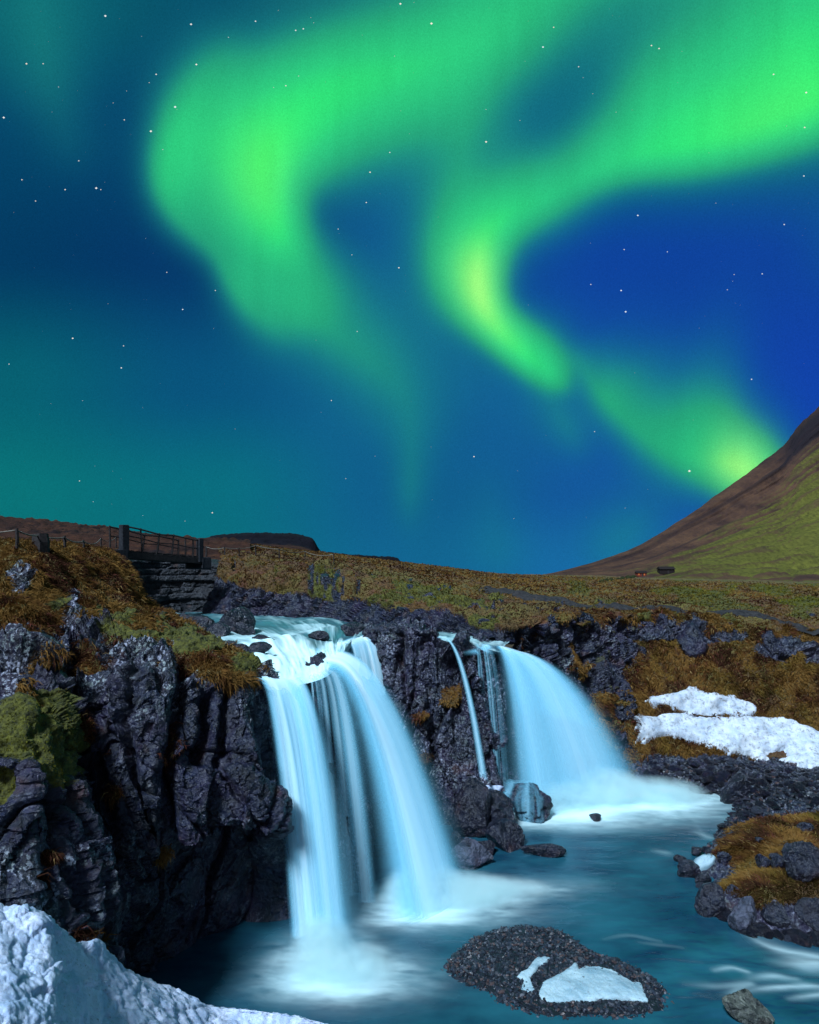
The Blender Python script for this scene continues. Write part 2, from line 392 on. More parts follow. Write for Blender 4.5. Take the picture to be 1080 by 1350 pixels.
def build_sky():
    R = 6000.0
    # directions: a fine net where the photograph looks, a coarse one round it
    az = np.concatenate([np.linspace(-112, -40, 30), np.linspace(-39.6, 39.6, 200), np.linspace(40, 112, 30)])
    el = np.concatenate([np.linspace(-4, -1, 3), np.linspace(-.6, 46, 150), np.linspace(46.8, 80, 40)])
    A, E = np.meshgrid(np.radians(az), np.radians(el), indexing='ij')
    D = np.stack([np.sin(A) * np.cos(E), np.cos(A) * np.cos(E), np.sin(E)], -1)
    y = np.maximum(D[..., 1], .05)
    px = HX + F * D[..., 0] / y; py = HY - F * D[..., 2] / y
    px = np.clip(px, -700, 1800); py = np.clip(py, -900, 900)
    col = sky_rgb(px, py)
    # fine upright rays in the lights and a little unevenness
    q = np.stack([A.ravel() * 9, E.ravel() * 1.2, np.zeros(A.size)], 1)
    ray = fbm(q, .16, 3, 5).reshape(A.shape); cl = fbm(np.stack([A.ravel() * 4, E.ravel() * 4, np.zeros(A.size)], 1), 1.0, 4, 8).reshape(A.shape)
    g = np.clip(col[..., 1] * 1.3, 0, 1)
    col = col * (1 + (.085 * ray * g + .08 * cl))[..., None] / 2 ** SC.view_settings.exposure
    V = D.reshape(-1, 3) * R + np.array([0, 0, EYE])
    t = NT('night_sky_glow')
    c = t.attr('glow').outputs['Color']
    d = t.mapv(t.pos(), (1 / 60., 1 / 60., 1 / 60.))
    gr = t.rng(t.noise(d, 6.0, 3, .95), .3, .7, .84, 1.16)
    nd = t.n('ShaderNodeEmission', Color=c); t.set(nd, 1, gr)
    m = t.surf(nd.outputs[0])
    o = mesh_obj('sky', V, gridfaces(len(az), len(el)), m, {'glow': col.reshape(-1, 3)})
    tag(o, kind='structure')
build_sky()

def build_stars():
    named = [(231,141,3),(199,173,3),(5,155,2.4),(57,84,1.6),(252,32,2.4),(127,248,3),(133,250,1.7),(86,250,2),(96,446,2.6),(12,480,1.8),(160,485,2.6),(241,408,2.4),(526,353,2.6),
     (488,227,2.4),(483,267,2.2),(641,187,3),(841,284,2.6),(823,329,2),(819,383,2.8),(825,411,3.2),(779,375,2),(909,621,4.2),(625,602,3),(437,528,2.2),(514,201,2),(569,31,3),(280,676,2.8),
     (244,687,1.6),(105,634,2),(456,631,1.8),(784,569,2),(1005,361,2),(991,500,2.2),(206,98,2),(259,85,2.4),(390,40,2),(400,38,2),(528,5,2.6),(47,265,1.8),(29,237,1.8),(284,383,2),(220,359,1.8),
     (163,456,2),(471,437,2),(446,302,1.8),(464,336,1.8),(1034,296,2),(959,382,1.6),(880,332,1.8),(968,362,1.6),(716,62,2.4),(763,88,1.8),(730,36,1.8),(859,60,2),(869,64,2),(1020,98,2),(1063,122,2.2),
     (1061,168,2),(1060,232,2),(377,113,2),(337,28,2),(139,21,2.4),(35,84,2),(164,158,1.8),(104,212,1.8)]
    rs = np.random.RandomState(3)
    for k in range(620):
        named.append((rs.uniform(-300, 1400), rs.uniform(-250, 690), .40 + 1.1 * rs.rand() ** 5))
    base = np.array([(1, 0, 0), (-1, 0, 0), (0, 1, 0), (0, -1, 0), (0, 0, 1), (0, 0, -1)], float)
    ff = np.array([(0, 2, 4), (2, 1, 4), (1, 3, 4), (3, 0, 4), (2, 0, 5), (1, 2, 5), (3, 1, 5), (0, 3, 5)])
    Vs = []; Fs = []; tint = []
    for k, (x, y, s) in enumerate(named):
        d = np.array([(x - HX) / F, 1, (HY - y) / F]); L = np.linalg.norm(d); d /= L; r = s * .36 / F * 5800 * (L if L < 1.6 else 1.6) * .8
        st = np.array([1.25, 1, 1.0])     # the exposure let them drift a touch
        Vs.append(d * 5800 + np.array([0, 0, EYE]) + base * r * st); Fs.append(ff + 6 * k)
        w = rs.rand(); tint.append(np.repeat([[.65 + .2 * w, .76, .84 - .2 * w]], 6, 0) * min(1, .12 + s * .38))
    tint = np.concatenate(tint); t = NT('starlight')
    nd = t.n('ShaderNodeEmission', Color=t.attr('glow').outputs['Color'], Strength=1.0)
    o = mesh_obj('stars', np.concatenate(Vs), np.concatenate(Fs), t.surf(nd.outputs[0]), {'glow': tint}, smooth=False)
    tag(o, 'faint white stars scattered over the blue and green night sky', 'stars', kind='stuff')
build_stars()

# ------------------------------------------------------------------ terrain meshes
SURF = {}
def keep(name, V, S, nrm, masks):
    SURF[name] = dict(V=V, S=S, n=nrm, m=masks)
def bvh(name):
    s = SURF[name]
    if 'b' not in s:
        V = s['V'].reshape(-1, 3); s['b'] = BVHTree.FromPolygons(V.tolist(), gridfaces(*s['V'].shape[:2]).tolist())
    return s['b']
def hit(px, py, names):
    """where the view ray through a photograph pixel meets the named terrain"""
    o = Vector((0, 0, EYE)); d = Vector(((px - HX) / F, 1, (HY - py) / F)).normalized(); best = None
    for n in names:
        r = bvh(n).ray_cast(o, d)
        if r[0] is not None and (best is None or r[3] < best[3]): best = r
    return None if best is None else (np.array(best[0]), np.array(best[1]))
def terrain(name, key, V, S, grass, moss, lichen, seed, big=1.5, amp=1.0, lump=.16, tall=2.0, smooth=False, bias=0.0, fade=None, mat=None, label=None, lumpscale=.7, sign=None):
    """displaces a loft: blocky where it is rock, lumpy where it is overgrown"""
    n = facing(gnormals(V), V)
    if sign is not None: n = n * sign
    sh = V.shape[:2]; p = V.reshape(-1, 3)
    veg = np.clip(np.maximum(grass, moss).ravel(), 0, 1)
    D = rockd(p, seed, big, amp, tall)
    G = lump * (fbm(p, lumpscale, 3, seed + 31) + .9 * np.abs(fbm(p, lumpscale * 2.3, 3, seed + 37)) + .35 * fbm(p, lumpscale * .22, 3, seed + 33))
    D = D - np.asarray(bias).ravel()
    D = D; d = lerp(D, G + .25 * D, sst(.3, .7, veg))
    if fade is not None: d = d * fade.ravel()
    p2 = (p + n.reshape(-1, 3) * d[:, None]).reshape(V.shape)
    n2 = facing(gnormals(p2), p2)
    cov = np.stack([np.clip(moss, 0, 1).ravel(), np.clip(grass, 0, 1).ravel(), np.clip(lichen, 0, 1).ravel()], 1)
    o = mesh_obj(name, p2.reshape(-1, 3), gridfaces(*sh), mat or ROCK, {'cover': cov}, smooth=smooth)
    tag(o, label, kind='structure')
    keep(key, p2, S, n2, (moss.reshape(sh), grass.reshape(sh)))
    return o

# ---- left bank: near buttress, tall dark cliff and the grassy mounds behind it
LB = [
 [(-600,1420,8.0),(-600,1250,8.4),(-600,1080,9.0),(-600,960,9.8),(-600,900,11.2),(-600,850,13),(-600,790,15),(-600,735,17.5),(-600,700,20),(-600,700,25)],
 [(-250,1400,8.2),(-250,1230,8.7),(-250,1070,9.2),(-250,950,9.9),(-250,895,11.4),(-250,845,13),(-250,795,14.8),(-250,738,17),(-250,712,19),(-250,708,24)],
 [(0,1330,8.6),(0,1190,9.0),(0,1060,9.5),(0,960,10.0),(0,905,11.4),(0,850,13.2),(0,800,14.6),(0,740,17),(0,722,19),(0,716,24)],
 [(45,1320,8.9),(48,1190,9.3),(48,1070,9.6),(45,975,10.1),(42,915,11.5),(40,856,13.3),(45,800,15.2),(48,742,18),(50,722,20.5),(50,716,25)],
 [(92,1310,9.4),(92,1180,9.8),(88,1090,10.1),(86,1000,10.6),(72,930,11.6),(62,856,13.6),(72,805,15.8),(82,760,18.6),(85,727,21.5),(85,718,26)],
 [(130,1300,10.2),(122,1170,10.9),(112,1090,11.5),(106,1010,12.0),(98,930,12.8),(92,850,14.3),(98,800,17.2),(108,762,20),(112,728,23),(112,722,28)],
 [(185,1300,10.8),(170,1160,11.6),(160,1060,12.1),(152,970,12.5),(148,895,13.2),(142,828,15.1),(140,803,18.4),(142,765,22),(143,735,25.5),(148,728,30)],
 [(225,1300,11.5),(205,1160,12.4),(190,1070,12.4),(182,980,12.5),(178,900,13.1),(174,826,15.2),(170,812,18.0),(168,785,23),(166,750,27),(164,740,31)],
 [(262,1310,12.0),(250,1170,13.0),(232,1090,12.5),(222,1000,12.6),(216,905,13.3),(206,836,15.2),(200,822,18.2),(192,806,24),(186,788,28),(184,775,32)],
 [(320,1310,12.5),(300,1175,13.5),(286,1095,12.9),(276,1000,13.1),(272,905,13.8),(268,852,15.4),(258,836,18.3),(238,822,22),(222,817,26),(212,822,30)],
 [(362,1290,13.2),(348,1180,14.2),(342,1098,13.2),(328,1005,13.5),(322,912,14.2),(316,876,15.2),(306,866,16.8),(292,856,19),(276,852,21),(262,860,24)],
 [(382,1270,13.8),(366,1185,14.4),(366,1092,13.6),(350,1005,14.0),(341,915,14.6),(336,893,15.3),(328,882,16.8),(312,872,18.6),(300,872,20),(290,880,22)],
 [(396,1250,15.0),(384,1180,15.4),(380,1090,15.2),(362,1005,15.3),(352,918,15.6),(347,908,16.0),(342,905,17.2),(332,898,19),(322,900,20),(315,910,22)],
 [(410,1220,17.0),(400,1150,17.0),(392,1080,17.0),(378,1000,17.0),(365,935,17.0),(360,925,17.4),(356,920,18.4),(346,915,19.6),(336,915,21),(330,925,23)],
]
V, S, tu, tv = loft(LB, 360, 440)
sx, sy = S[..., 0], S[..., 1]; shp = sx.shape; pv = V.reshape(-1, 3)
nz = fbm(pv, .8, 4, 71).reshape(shp); nz2 = fbm(pv, .35, 4, 72).reshape(shp)
row = np.broadcast_to(tv[None, :], shp)
grass = sst(4.9, 5.5, row + .9 * nz) * sst(330, 250, sx + 30 * nz)                       # mounds and cliff-top turf
grass = np.maximum(grass, .9 * sst(4.0, 4.5, row + .5 * nz + .3 * nz2) * sst(120, 160, sx) * sst(345, 325, sx))
grass = np.maximum(grass, sst(.12, .32, nz) * sst(930, 870, sy) * sst(250, 130, sx) * .9)
grass = np.maximum(grass, sst(.1, .3, nz + .2 * nz2) * sst(110, 60, sx) * sst(985, 940, sy))
grass = np.maximum(grass, .8 * sst(.42, .52, nz) * sst(1180, 900, sy) * sst(330, 150, sx))
for bx, by, br in ((105,965,15), (110,880,26), (150,1045,9), (135,1140,9), (20,870,30), (60,1130,12), (45,1160,10), (215,1125,8), (90,1240,16), (115,1255,14), (130,1268,12)):
    grass = np.maximum(grass, sst(1.25, .5, np.hypot(sx - bx, sy - by) / br + .6 * nz2))
moss = np.zeros(shp)
for bx, by, brx, bry in ((20,965,40,36), (70,975,36,40), (55,925,40,18), (75,1015,26,24), (10,1040,22,26), (200,836,80,12), (150,814,40,10), (262,852,64,13), (320,880,26,14), (75,800,30,8), (120,815,22,6)):
    moss = np.maximum(moss, sst(1.15, .6, np.hypot((sx - bx) / brx, (sy - by) / bry) + .5 * nz2))
grass = np.clip(grass - moss, 0, 1) * sst(1290, 1180, sy - 40 * nz2)
rockspot = np.zeros(shp)
for bx, by, brx, bry in ((90,830,16,46), (22,770,16,12), (12,890,20,36), (85,880,14,26), (118,905,30,18), (190,868,50,22)):
    rockspot = np.maximum(rockspot, sst(1.2, .8, np.hypot((sx - bx) / brx, (sy - by) / bry) + .4 * nz2))
grass *= 1 - rockspot; moss *= 1 - rockspot
lich = sst(985, 900, sy + 50 * nz) * sst(150, 220, sx) * sst(-.1, .25, nz2) + sst(.2, .4, nz2) * .25 + rockspot * .8 + sst(1050, 1150, sy) * sst(130, 90, sx) * .8 * sst(-.1, .2, nz2)
def furrow(pts, w, dep):
    P_ = np.array(pts, float); P_ = cr(P_, np.linspace(0, len(P_) - 1, 24)); dd, _ = polydist(sx + 9 * nz2 + 5 * nz, sy, P_, False)
    return dep * np.exp(-(dd / w) ** 2)
bias = np.zeros(shp)
for pts, w, dep in (([(96,850),(92,920),(104,1000),(112,1090),(124,1250)], 8, .85), ([(238,880),(234,960),(222,1010),(228,1100)], 9, .50), ([(276,915),(272,960),(266,1000)], 7, .45), ([(130,1000),(150,1100),(195,1215)], 7, .40),
                    ([(290,1000),(318,1050),(352,1092)], 3.5, .22), ([(180,870),(176,980),(188,1080)], 6, .30), ([(305,880),(300,930),(296,990)], 6, .30), ([(60,1040),(72,1120),(92,1200)], 6, .3), ([(200,1090),(205,1150),(215,1230)], 6, .35)):
    bias = bias + furrow(pts, w, dep)
# the lower right of the cliff is undercut below a jutting slab
slab = sst(1.0, .75, np.hypot((sx - 300) / 78, (sy - (1052 + .10 * (sx - 300))) / 50) + .25 * nz2)
under = sst(1098, 1118, sy - 10 * nz2 - .05 * (300 - sx)) * sst(190, 250, sx) * sst(378, 364, sx)
under2 = sst(1180, 1240, sy) * sst(130, 200, sx) * sst(380, 366, sx)
bias = bias + .75 * under + .75 * under2 - .16 * slab
terrain('cliff', 'bank', V, S, grass, moss, lich, 11, big=1.9, amp=((1 - .35 * slab) * (1 - .42 * sst(100, 130, sx) * sst(870, 900, sy))).ravel(), lump=.26, bias=bias, fade=sst(9, 7.6, row) * 1.0 + 0.0)

# ---- wall behind the falls, the rock rib between them and the far right face
RW = [
 [(395,1235,15.9),(385,1120,16.1),(372,1010,16.2),(352,925,16.4),(348,908,16.5),(345,902,17.5),(340,900,19.5)],
 [(452,1222,15.4),(436,1120,15.6),(420,1010,15.8),(406,925,16.0),(402,896,16.2),(398,888,17.4),(392,885,19.5)],
 [(490,1200,15.4),(474,1115,15.6),(458,1010,15.9),(446,925,16.3),(440,890,16.6),(432,877,17.8),(424,873,19.5)],
 [(512,1165,16.8),(500,1090,17.2),(478,1000,17.8),(458,910,18.4),(450,872,18.9),(443,864,19.6),(434,860,21)],
 [(512,1118,18.6),(505,1050,19.2),(492,970,19.9),(474,890,20.7),(464,850,21.2),(456,843,22),(448,842,23.5)],
 [(520,1092,19.8),(512,1030,20.3),(500,960,20.8),(486,880,21.3),(478,830,21.6),(474,823,22.4),(472,836,24)],
 [(566,1092,19.7),(558,1030,20.3),(548,960,20.8),(534,880,21.3),(524,828,21.6),(520,822,22.4),(516,838,24)],
 [(612,1094,19.6),(602,1030,20.3),(592,960,20.8),(578,880,21.2),(566,832,21.4),(560,825,22.2),(556,840,24)],
 [(648,1090,19.8),(638,1030,20.3),(626,965,20.7),(612,890,21),(602,843,21.2),(598,835,22.1),(596,846,24)],
 [(675,1078,20.6),(668,1020,20.8),(656,960,21),(644,890,21.2),(636,850,21.4),(632,841,22.2),(630,850,24)],
 [(712,1066,21.4),(706,1010,21.5),(694,955,21.6),(682,900,21.8),(672,866,22),(668,853,22.6),(664,850,24)],
 [(752,1052,22.2),(742,1000,22.5),(730,945,22.7),(716,890,22.9),(700,846,23.2),(694,822,23.8),(690,816,25)],
 [(792,1042,23),(782,990,23.4),(770,940,23.9),(756,890,24.4),(744,842,24.9),(738,815,25.4),(734,810,27)],
 [(824,1036,23.6),(812,990,24),(800,940,24.6),(790,892,25.3),(782,842,26.2),(778,811,26.8),(776,806,28.5)],
 [(850,1034,24.2),(838,990,24.8),(832,945,25.6),(830,892,26.5),(830,850,27.3),(832,812,28),(832,806,30)],
 [(880,1034,25),(872,990,25.8),(868,945,26.8),(868,892,27.6),(868,850,28.3),(868,824,29),(868,815,31)],
]
V, S, tu, tv = loft(RW, 390, 275)
sx, sy = S[..., 0], S[..., 1]; shp = sx.shape; pv = V.reshape(-1, 3)
nz = fbm(pv, .8, 4, 81).reshape(shp); nz2 = fbm(pv, .35, 4, 82).reshape(shp)
row = np.broadcast_to(tv[None, :], shp)
grass = np.zeros(shp)
for bx, by, br in ((595,920,12), (555,945,9), (700,880,14), (800,930,20), (796,970,24), (560,1000,8)):
    grass = np.maximum(grass, sst(1.25, .5, np.hypot(sx - bx, sy - by) / br + .7 * nz2))
grass = np.maximum(grass, sst(4.5, 5.1, row + .5 * nz) * sst(665, 700, sx))
grass = np.maximum(grass, sst(.40, .52, nz + .3 * nz2) * sst(690, 740, sx) * .8)
grass = np.maximum(grass, sst(812, 845, sx + 30 * nz) * sst(850, 880, sy + 25 * nz))
moss = sst(.36, .5, nz2) * sst(640, 700, sx) * sst(980, 900, sy) * .5
lich = .04 + .55 * sst(.1, .4, nz) + .25 * sst(480, 560, sx) * sst(680, 640, sx)
bias = np.zeros(shp)
P_ = cr(np.array([(588,836),(590,860),(596,900),(606,960)], float), np.linspace(0, 3, 20)); dd, _ = polydist(sx, sy, P_, False); bias = .95 * np.exp(-(dd / 9) ** 2) * sst(980, 880, sy)
for pts, w, dep in (([(528,835),(536,900),(548,990)], 6, .35), ([(560,840),(566,900),(572,1000)], 5, .25), ([(622,850),(628,920),(640,1000)], 6, .4), ([(700,850),(716,920)], 8, .4), ([(770,830),(780,900)], 9, .5), ([(735,825),(750,900)], 7, .35)):
    P_ = cr(np.array(pts, float), np.linspace(0, len(pts) - 1, 20)); dd, _ = polydist(sx + 9 * nz2, sy, P_, False); bias = bias + dep * np.exp(-(dd / w) ** 2)
behind = sst(5.2, 3.6, np.broadcast_to(tu[:, None], shp)); behind = np.maximum(behind, .6 * sst(8.4, 9.2, np.broadcast_to(tu[:, None], shp)) * sst(11.6, 10.8, np.broadcast_to(tu[:, None], shp)))
terrain('cliff', 'wall', V, S, grass, moss, lich, 23, big=1.6, amp=1.0, lump=.14, tall=2.4, bias=.15 + bias - .40 * sst(396, 408, sx) * sst(446, 434, sx) * sst(1000, 930, sy) * sst(2.5, 2.0, np.broadcast_to(tu[:, None], shp)) + .62 * behind * sst(5.6, 4.2, row), fade=1 - .35 * behind)

# ---- grassy slope at the right with the snow on it
RS = []
for px, dz in ((770, .0), (800, 0.0), (850, .3), (900, .5), (1000, .3), (1080, .1), (1300, -.6), (1700, -1.6), (2300, -3)):
    top = np.interp(px, [770, 800, 850, 900, 1000, 1080, 1300, 2300], [815, 812, 808, 812, 824, 834, 850, 880])
    rows = [(1034, 23.6), (1012, 24.3), (985, 25.0), (945, 25.9), (900, 26.7), (862, 27.5), (top + 10, 28.2), (top, 29.2), (top + 16, 30.9)]
    RS.append([(px - (12 if px < 790 else 0) * (i - 4) / 4., y, d + dz) for i, (y, d) in enumerate(rows)])
V, S, tu, tv = loft(RS, 270, 190)
sx, sy = S[..., 0], S[..., 1]; shp = sx.shape; pv = V.reshape(-1, 3)
nz = fbm(pv, 1.0, 4, 91).reshape(shp); nz2 = fbm(pv, .4, 4, 92).reshape(shp)
grass = sst(1010, 990, sy + 16 * nz)
for bx, by, brx, bry in ((912,838,24,20), (1026,855,30,16), (860,832,40,14), (960,838,30,9), (1075,860,18,14)):
    grass *= 1 - sst(1.2, .85, np.hypot((sx - bx) / brx, (sy - by) / bry) + .4 * nz2)
moss = .62 * sst(.12, .40, nz) * sst(905, 850, sy) * grass
terrain('slope', 'slope', V, S, np.clip(grass - .4 * moss, 0, 1), moss * .7, .2 + 0 * sx, 31, big=1.2, amp=.8, lump=.27, lumpscale=.6)

# ---- the open ground from the gorge edge to the plain
GC = [
 [(262,815,33.5),(268,800,34.2),(276,780,34.8),(288,755,35.6),(292,738,38),(288,728,46),(284,722,60),(280,717,90),(280,714,140)],
 [(305,815,33),(308,800,33.6),(312,780,34.2),(318,757,35.2),(324,741,38),(328,732,46),(330,726,60),(332,721,90),(334,718,140)],
 [(345,817,32),(346,800,32.6),(348,780,33.4),(350,758,34.6),(354,743,37.5),(358,735,46),(360,729,62),(362,725,92),(364,722,140)],
 [(420,820,30.5),(420,800,31.3),(420,778,32.4),(420,762,34.2),(420,750,38),(420,742,48),(420,736,66),(420,731,96),(420,728,140)],
 [(530,828,26),(530,810,26.7),(530,792,28),(530,777,31),(530,766,37),(530,756,48),(530,750,70),(530,745,100),(530,741,150)],
 [(600,834,24),(600,817,24.6),(600,802,26),(600,788,29.5),(600,775,36),(600,765,48),(600,758,74),(600,753,110),(600,749,160)],
 [(655,848,22.6),(655,833,23),(655,818,24),(655,802,27),(655,787,33),(655,775,44),(655,767,70),(655,760,115),(655,756,170)],
 [(705,850,24.4),(706,825,23.6),(708,814,24.6),(712,804,27.5),(715,792,34),(718,779,46),(720,770,74),(724,763,120),(728,758,190)],
 [(775,842,27.2),(775,815,26.4),(776,809,27.6),(778,803,30),(780,795,36),(782,783,50),(784,772,80),(786,764,130),(788,759,210)],
 [(838,840,28.9),(838,813,28.2),(838,808,29.5),(838,803,32),(838,796,38),(838,786,52),(838,774,82),(838,766,135),(838,761,220)],
 [(900,842,29.7),(900,817,29),(900,811,30.5),(900,806,33),(900,799,39),(900,788,54),(900,776,84),(900,768,138),(900,763,225)],
 [(1000,852,29.5),(1000,829,28.8),(1000,823,30.2),(1000,815,33),(1000,806,39),(1000,793,54),(1000,780,84),(1000,771,138),(1000,765,225)],
 [(1080,860,29.3),(1080,838,28.6),(1080,831,30),(1080,821,33),(1080,811,39),(1080,797,54),(1080,782,84),(1080,773,138),(1080,767,225)],
 [(1300,880,28.5),(1300,858,27.8),(1300,849,29.2),(1300,836,33),(1300,822,39),(1300,804,54),(1300,786,84),(1300,775,138),(1300,768,225)],
 [(1900,915,27.8),(1900,888,27),(1900,872,29),(1900,852,33),(1900,835,39),(1900,815,54),(1900,792,84),(1900,778,138),(1900,770,225)],
 [(3000,915,27.8),(3000,888,27),(3000,872,29),(3000,852,33),(3000,835,39),(3000,815,54),(3000,792,84),(3000,778,138),(3000,770,225)],
]
V, S, tu, tv = loft(GC, 410, 240)
sx, sy = S[..., 0], S[..., 1]; shp = sx.shape; pv = V.reshape(-1, 3)
sc3 = np.clip(V[..., 1:2] / 30, 1, 6).reshape(-1, 1)
nz = fbm(pv / sc3, 1.3, 4, 101).reshape(shp); nz2 = fbm(pv / sc3, .45, 4, 102).reshape(shp)
row = np.broadcast_to(tv[None, :], shp)
# the far river bank shows dark rock along the water, turf above
edge = np.interp(sx, [260, 300, 345, 380, 420, 470, 530, 600, 655, 700, 1000], [3.4, 2.6, 2.1, 1.7, 1.6, 1.5, 1.25, 1.1, 1.0, .8, .8])
grass = sst(-.25, .25, row + .55 * nz + .35 * nz2 - edge)
grass *= 1 - .9 * sst(.30, .42, nz2 + .3 * nz) * sst(5, 3.4, row)
moss = grass * (1.0 * sst(-.20, .10, nz + .25 * nz2) * sst(340, 370, sx) * sst(710, 650, sx) * sst(5.0, 3.4, row) + .75 * sst(-.05, .25, nz) * sst(690, 760, sx) + .30 * sst(4.8, 6.0, row) * sst(760, 900, sx) * sst(-.3, .1, nz) + 1.2 * sst(1.1, .8, np.hypot((sx - 1075) / 60, (sy - 795) / 6)))
terrain('ground', 'ground', V, S, np.clip(grass - .3 * moss, 0, 1), moss * .8, .0 * sx, 41, big=1.1, amp=.75, lump=.38, lumpscale=1.1, fade=sst(9.2, 6.5, row) * .8 + .2)

# ---- dark rising ground and flat-topped crag behind the bridge
def hill_material():
    t = NT('hillside'); p = t.mapv(t.pos(), (.12, .05, .35))
    n = t.noise(p, 1.6, 6, .65); n2 = t.noise(p, 7, 5, .7)
    m = t.n('ShaderNodeSeparateColor', Color=t.attr('cover').outputs['Color'])
    c = t.mix(t.rng(n, .35, .66), (.012, .007, .009), (.052, .021, .014))
    c = t.mix(t.rng(n2, .5, .72, 0, .7), c, (.09, .036, .018))
    c = t.mix(m.outputs[0], c, (.006, .006, .010))
    return t.surf(t.principled(c, .95, .1, t.bump(n2, .6, .8)))
HILLM = hill_material()
HC = []
for px, s in ((-900, 640), (-500, 660), (-200, 672), (0, 684), (60, 689), (110, 693), (150, 697), (180, 703), (215, 709), (262, 713), (330, 717)):
    g_ = float(sst(120, 175, np.float64(px)))
    HC.append([(px, lerp(730, 752, g_), lerp(27, 37, g_)), (px, lerp(722, 740, g_), lerp(33, 38.5, g_)), (px, lerp(715, 728, g_), lerp(44, 47, g_)), (px, lerp(712, s, .35), 60), (px, lerp(712, s, .75), 84), (px, s, 104), (px, s - 1, 125), (px, s + 6, 150)])
V, S, tu, tv = loft(HC, 240, 130)
n = facing(gnormals(V), V); pv = V.reshape(-1, 3)
V2 = V + n * (.5 * fbm(pv, 3, 4, 5) + .35 * fbm(pv, .8, 3, 6)).reshape(V.shape[:2])[..., None] * np.clip(V[..., 1:2] / 60, .4, 1.3)
o = mesh_obj('hill', V2.reshape(-1, 3), gridfaces(*V.shape[:2]), HILLM, {'cover': np.stack([sst(.9, 1, np.broadcast_to(tv[None] / 7, V.shape[:2])).ravel() * .6] * 3, 1)})
tag(o, kind='structure'); keep('hill', V2, S, n, None)
MC = []
for px, s in ((190, 716), (225, 714), (262, 712), (290, 706), (330, 703.5), (385, 705), (404, 709), (412, 712), (418, 722), (424, 728), (450, 731), (490, 733.5), (520, 736.5), (530, 742), (560, 747), (600, 751)):
    f = max(s, 705); foot = min(s + 14, 760) if px < 420 else s + 8
    MC.append([(px, 770, 230), (px, foot + 6, 270), (px, foot, 300), (px, lerp(foot, s, .5), 306), (px, s + .3, 310), (px, s, 330), (px, s + .5, 380), (px, s + 12, 420)])
V, S, tu, tv = loft(MC, 260, 90)
n = facing(gnormals(V), V); pv = V.reshape(-1, 3); msk = sst(1.6, 2.2, np.broadcast_to(tv[None], V.shape[:2]))
V2 = V + n * (1.3 * fbm(pv * np.array([1, 1, .4]), 3.5, 4, 15).reshape(V.shape[:2]) * (.25 + .75 * msk))[..., None]
o = mesh_obj('hill', V2.reshape(-1, 3), gridfaces(*V.shape[:2]), HILLM, {'cover': np.stack([msk.ravel()] * 3, 1)})
tag(o, kind='structure')

# ---- mountain flank at the right
def mountain_material():
    t = NT('mountain_slope'); m = t.n('ShaderNodeSeparateColor', Color=t.attr('cover').outputs['Color'])
    p = t.pos(); n = t.noise(p, .05, 6, .65); n2 = t.noise(p, .35, 5, .7)
    g = t.mix(t.rng(n2, .35, .66), (.056, .052, .013), (.112, .106, .022))
    b = t.mix(t.rng(n, .35, .65), (.038, .021, .018), (.098, .050, .030))
    b = t.mix(t.rng(n2, .5, .7, 0, .6), b, (.045, .024, .030))
    f = t.rng(t.math('ADD', m.outputs[0], t.math('MULTIPLY', t.math('SUBTRACT', n2, .5), .5)), .3, .7)
    c = t.mix(f, b, g)
    c = t.mix(m.outputs[1], c, (.016, .012, .016))
    c = t.mix(t.math('MULTIPLY', m.outputs[2], t.rng(n2, .4, .6)), c, (.13, .125, .022))
    return t.surf(t.principled(c, .95, .1, t.bump(n2, .5, 2.0)))
SKYL = np.array([(600,765),(640,764),(690,761.5),(730,755.5),(770,746),(800,737),(830,727),(860,713),(890,693.5),(920,676),(950,657.5),(980,637),(1005,620),(1030,603),(1043,588),(1058,567),(1080,546),(1120,510),(1200,450),(1300,380),(1420,320),(1560,300),(1800,345),(2200,480)], float)
MT = []
for px, s in SKYL:
    d1 = np.interp(px, [600, 690, 900, 1080, 1400, 2200], [330, 380, 520, 640, 880, 1000])
    MT.append([(px, lerp(772, s, f), math.exp(lerp(math.log(205), math.log(d1), g))) for f, g in ((0, 0), (.06, .22), (.14, .42), (.30, .62), (.52, .80), (.76, .92), (1, 1.0))] + [(px, s + 2, d1 * 1.1), (px, 780, d1 * 1.5)])
V, S, tu, tv = loft(MT, 300, 250)
sx, sy = S[..., 0], S[..., 1]; shp = sx.shape
vv = np.broadcast_to(tv[None], shp); uu = np.broadcast_to(tu[:, None], shp)
n = facing(gnormals(V), V); pv = V.reshape(-1, 3)
q = np.stack([vv.ravel() * 2.2, uu.ravel() * .045 + .03 * vv.ravel(), np.zeros(vv.size)], 1)
stk = fbm(q, .12, 5, 61, .6).reshape(shp); stk2 = fbm(q, .45, 4, 62).reshape(shp); nz = fbm(pv, 60, 4, 63).reshape(shp)
rel = sst(705, 1080, sx)
crag = sst(1020, 1060, sx) * sst(5.0, 5.8, vv) * sst(6.5, 6.0, vv)
V2 = V + n * ((4.5 * stk + 3.4 * stk2 + 3.0 * nz) * (.12 + .88 * rel) * sst(0, 1.2, vv) + crag * 7 * rockd(pv / 30.0, 3, 1.0).reshape(shp))[..., None]
below = (sy - np.interp(sx, SKYL[:, 0], SKYL[:, 1]))
green = sst(25, 88, below * np.interp(sx, [750, 900, 1080, 1300], [1.7, 1.25, 1.0, .8]) + 95 * stk + 34 * stk2 + 12 * nz) * sst(730, 800, sx)
green *= 1 - .55 * sst(.05, .25, stk) - .4 * sst(755, 768, sy + 5 * nz)
dark = np.clip(sst(26, 6, below - 30 * stk) * .55 * sst(980, 1060, sx) + crag * .7 + .55 * sst(.22, .42, stk2) * sst(100, 60, below), 0, 1)
lite = green * sst(80, 130, below) * sst(.0, .3, -stk) * sst(860, 950, sx)
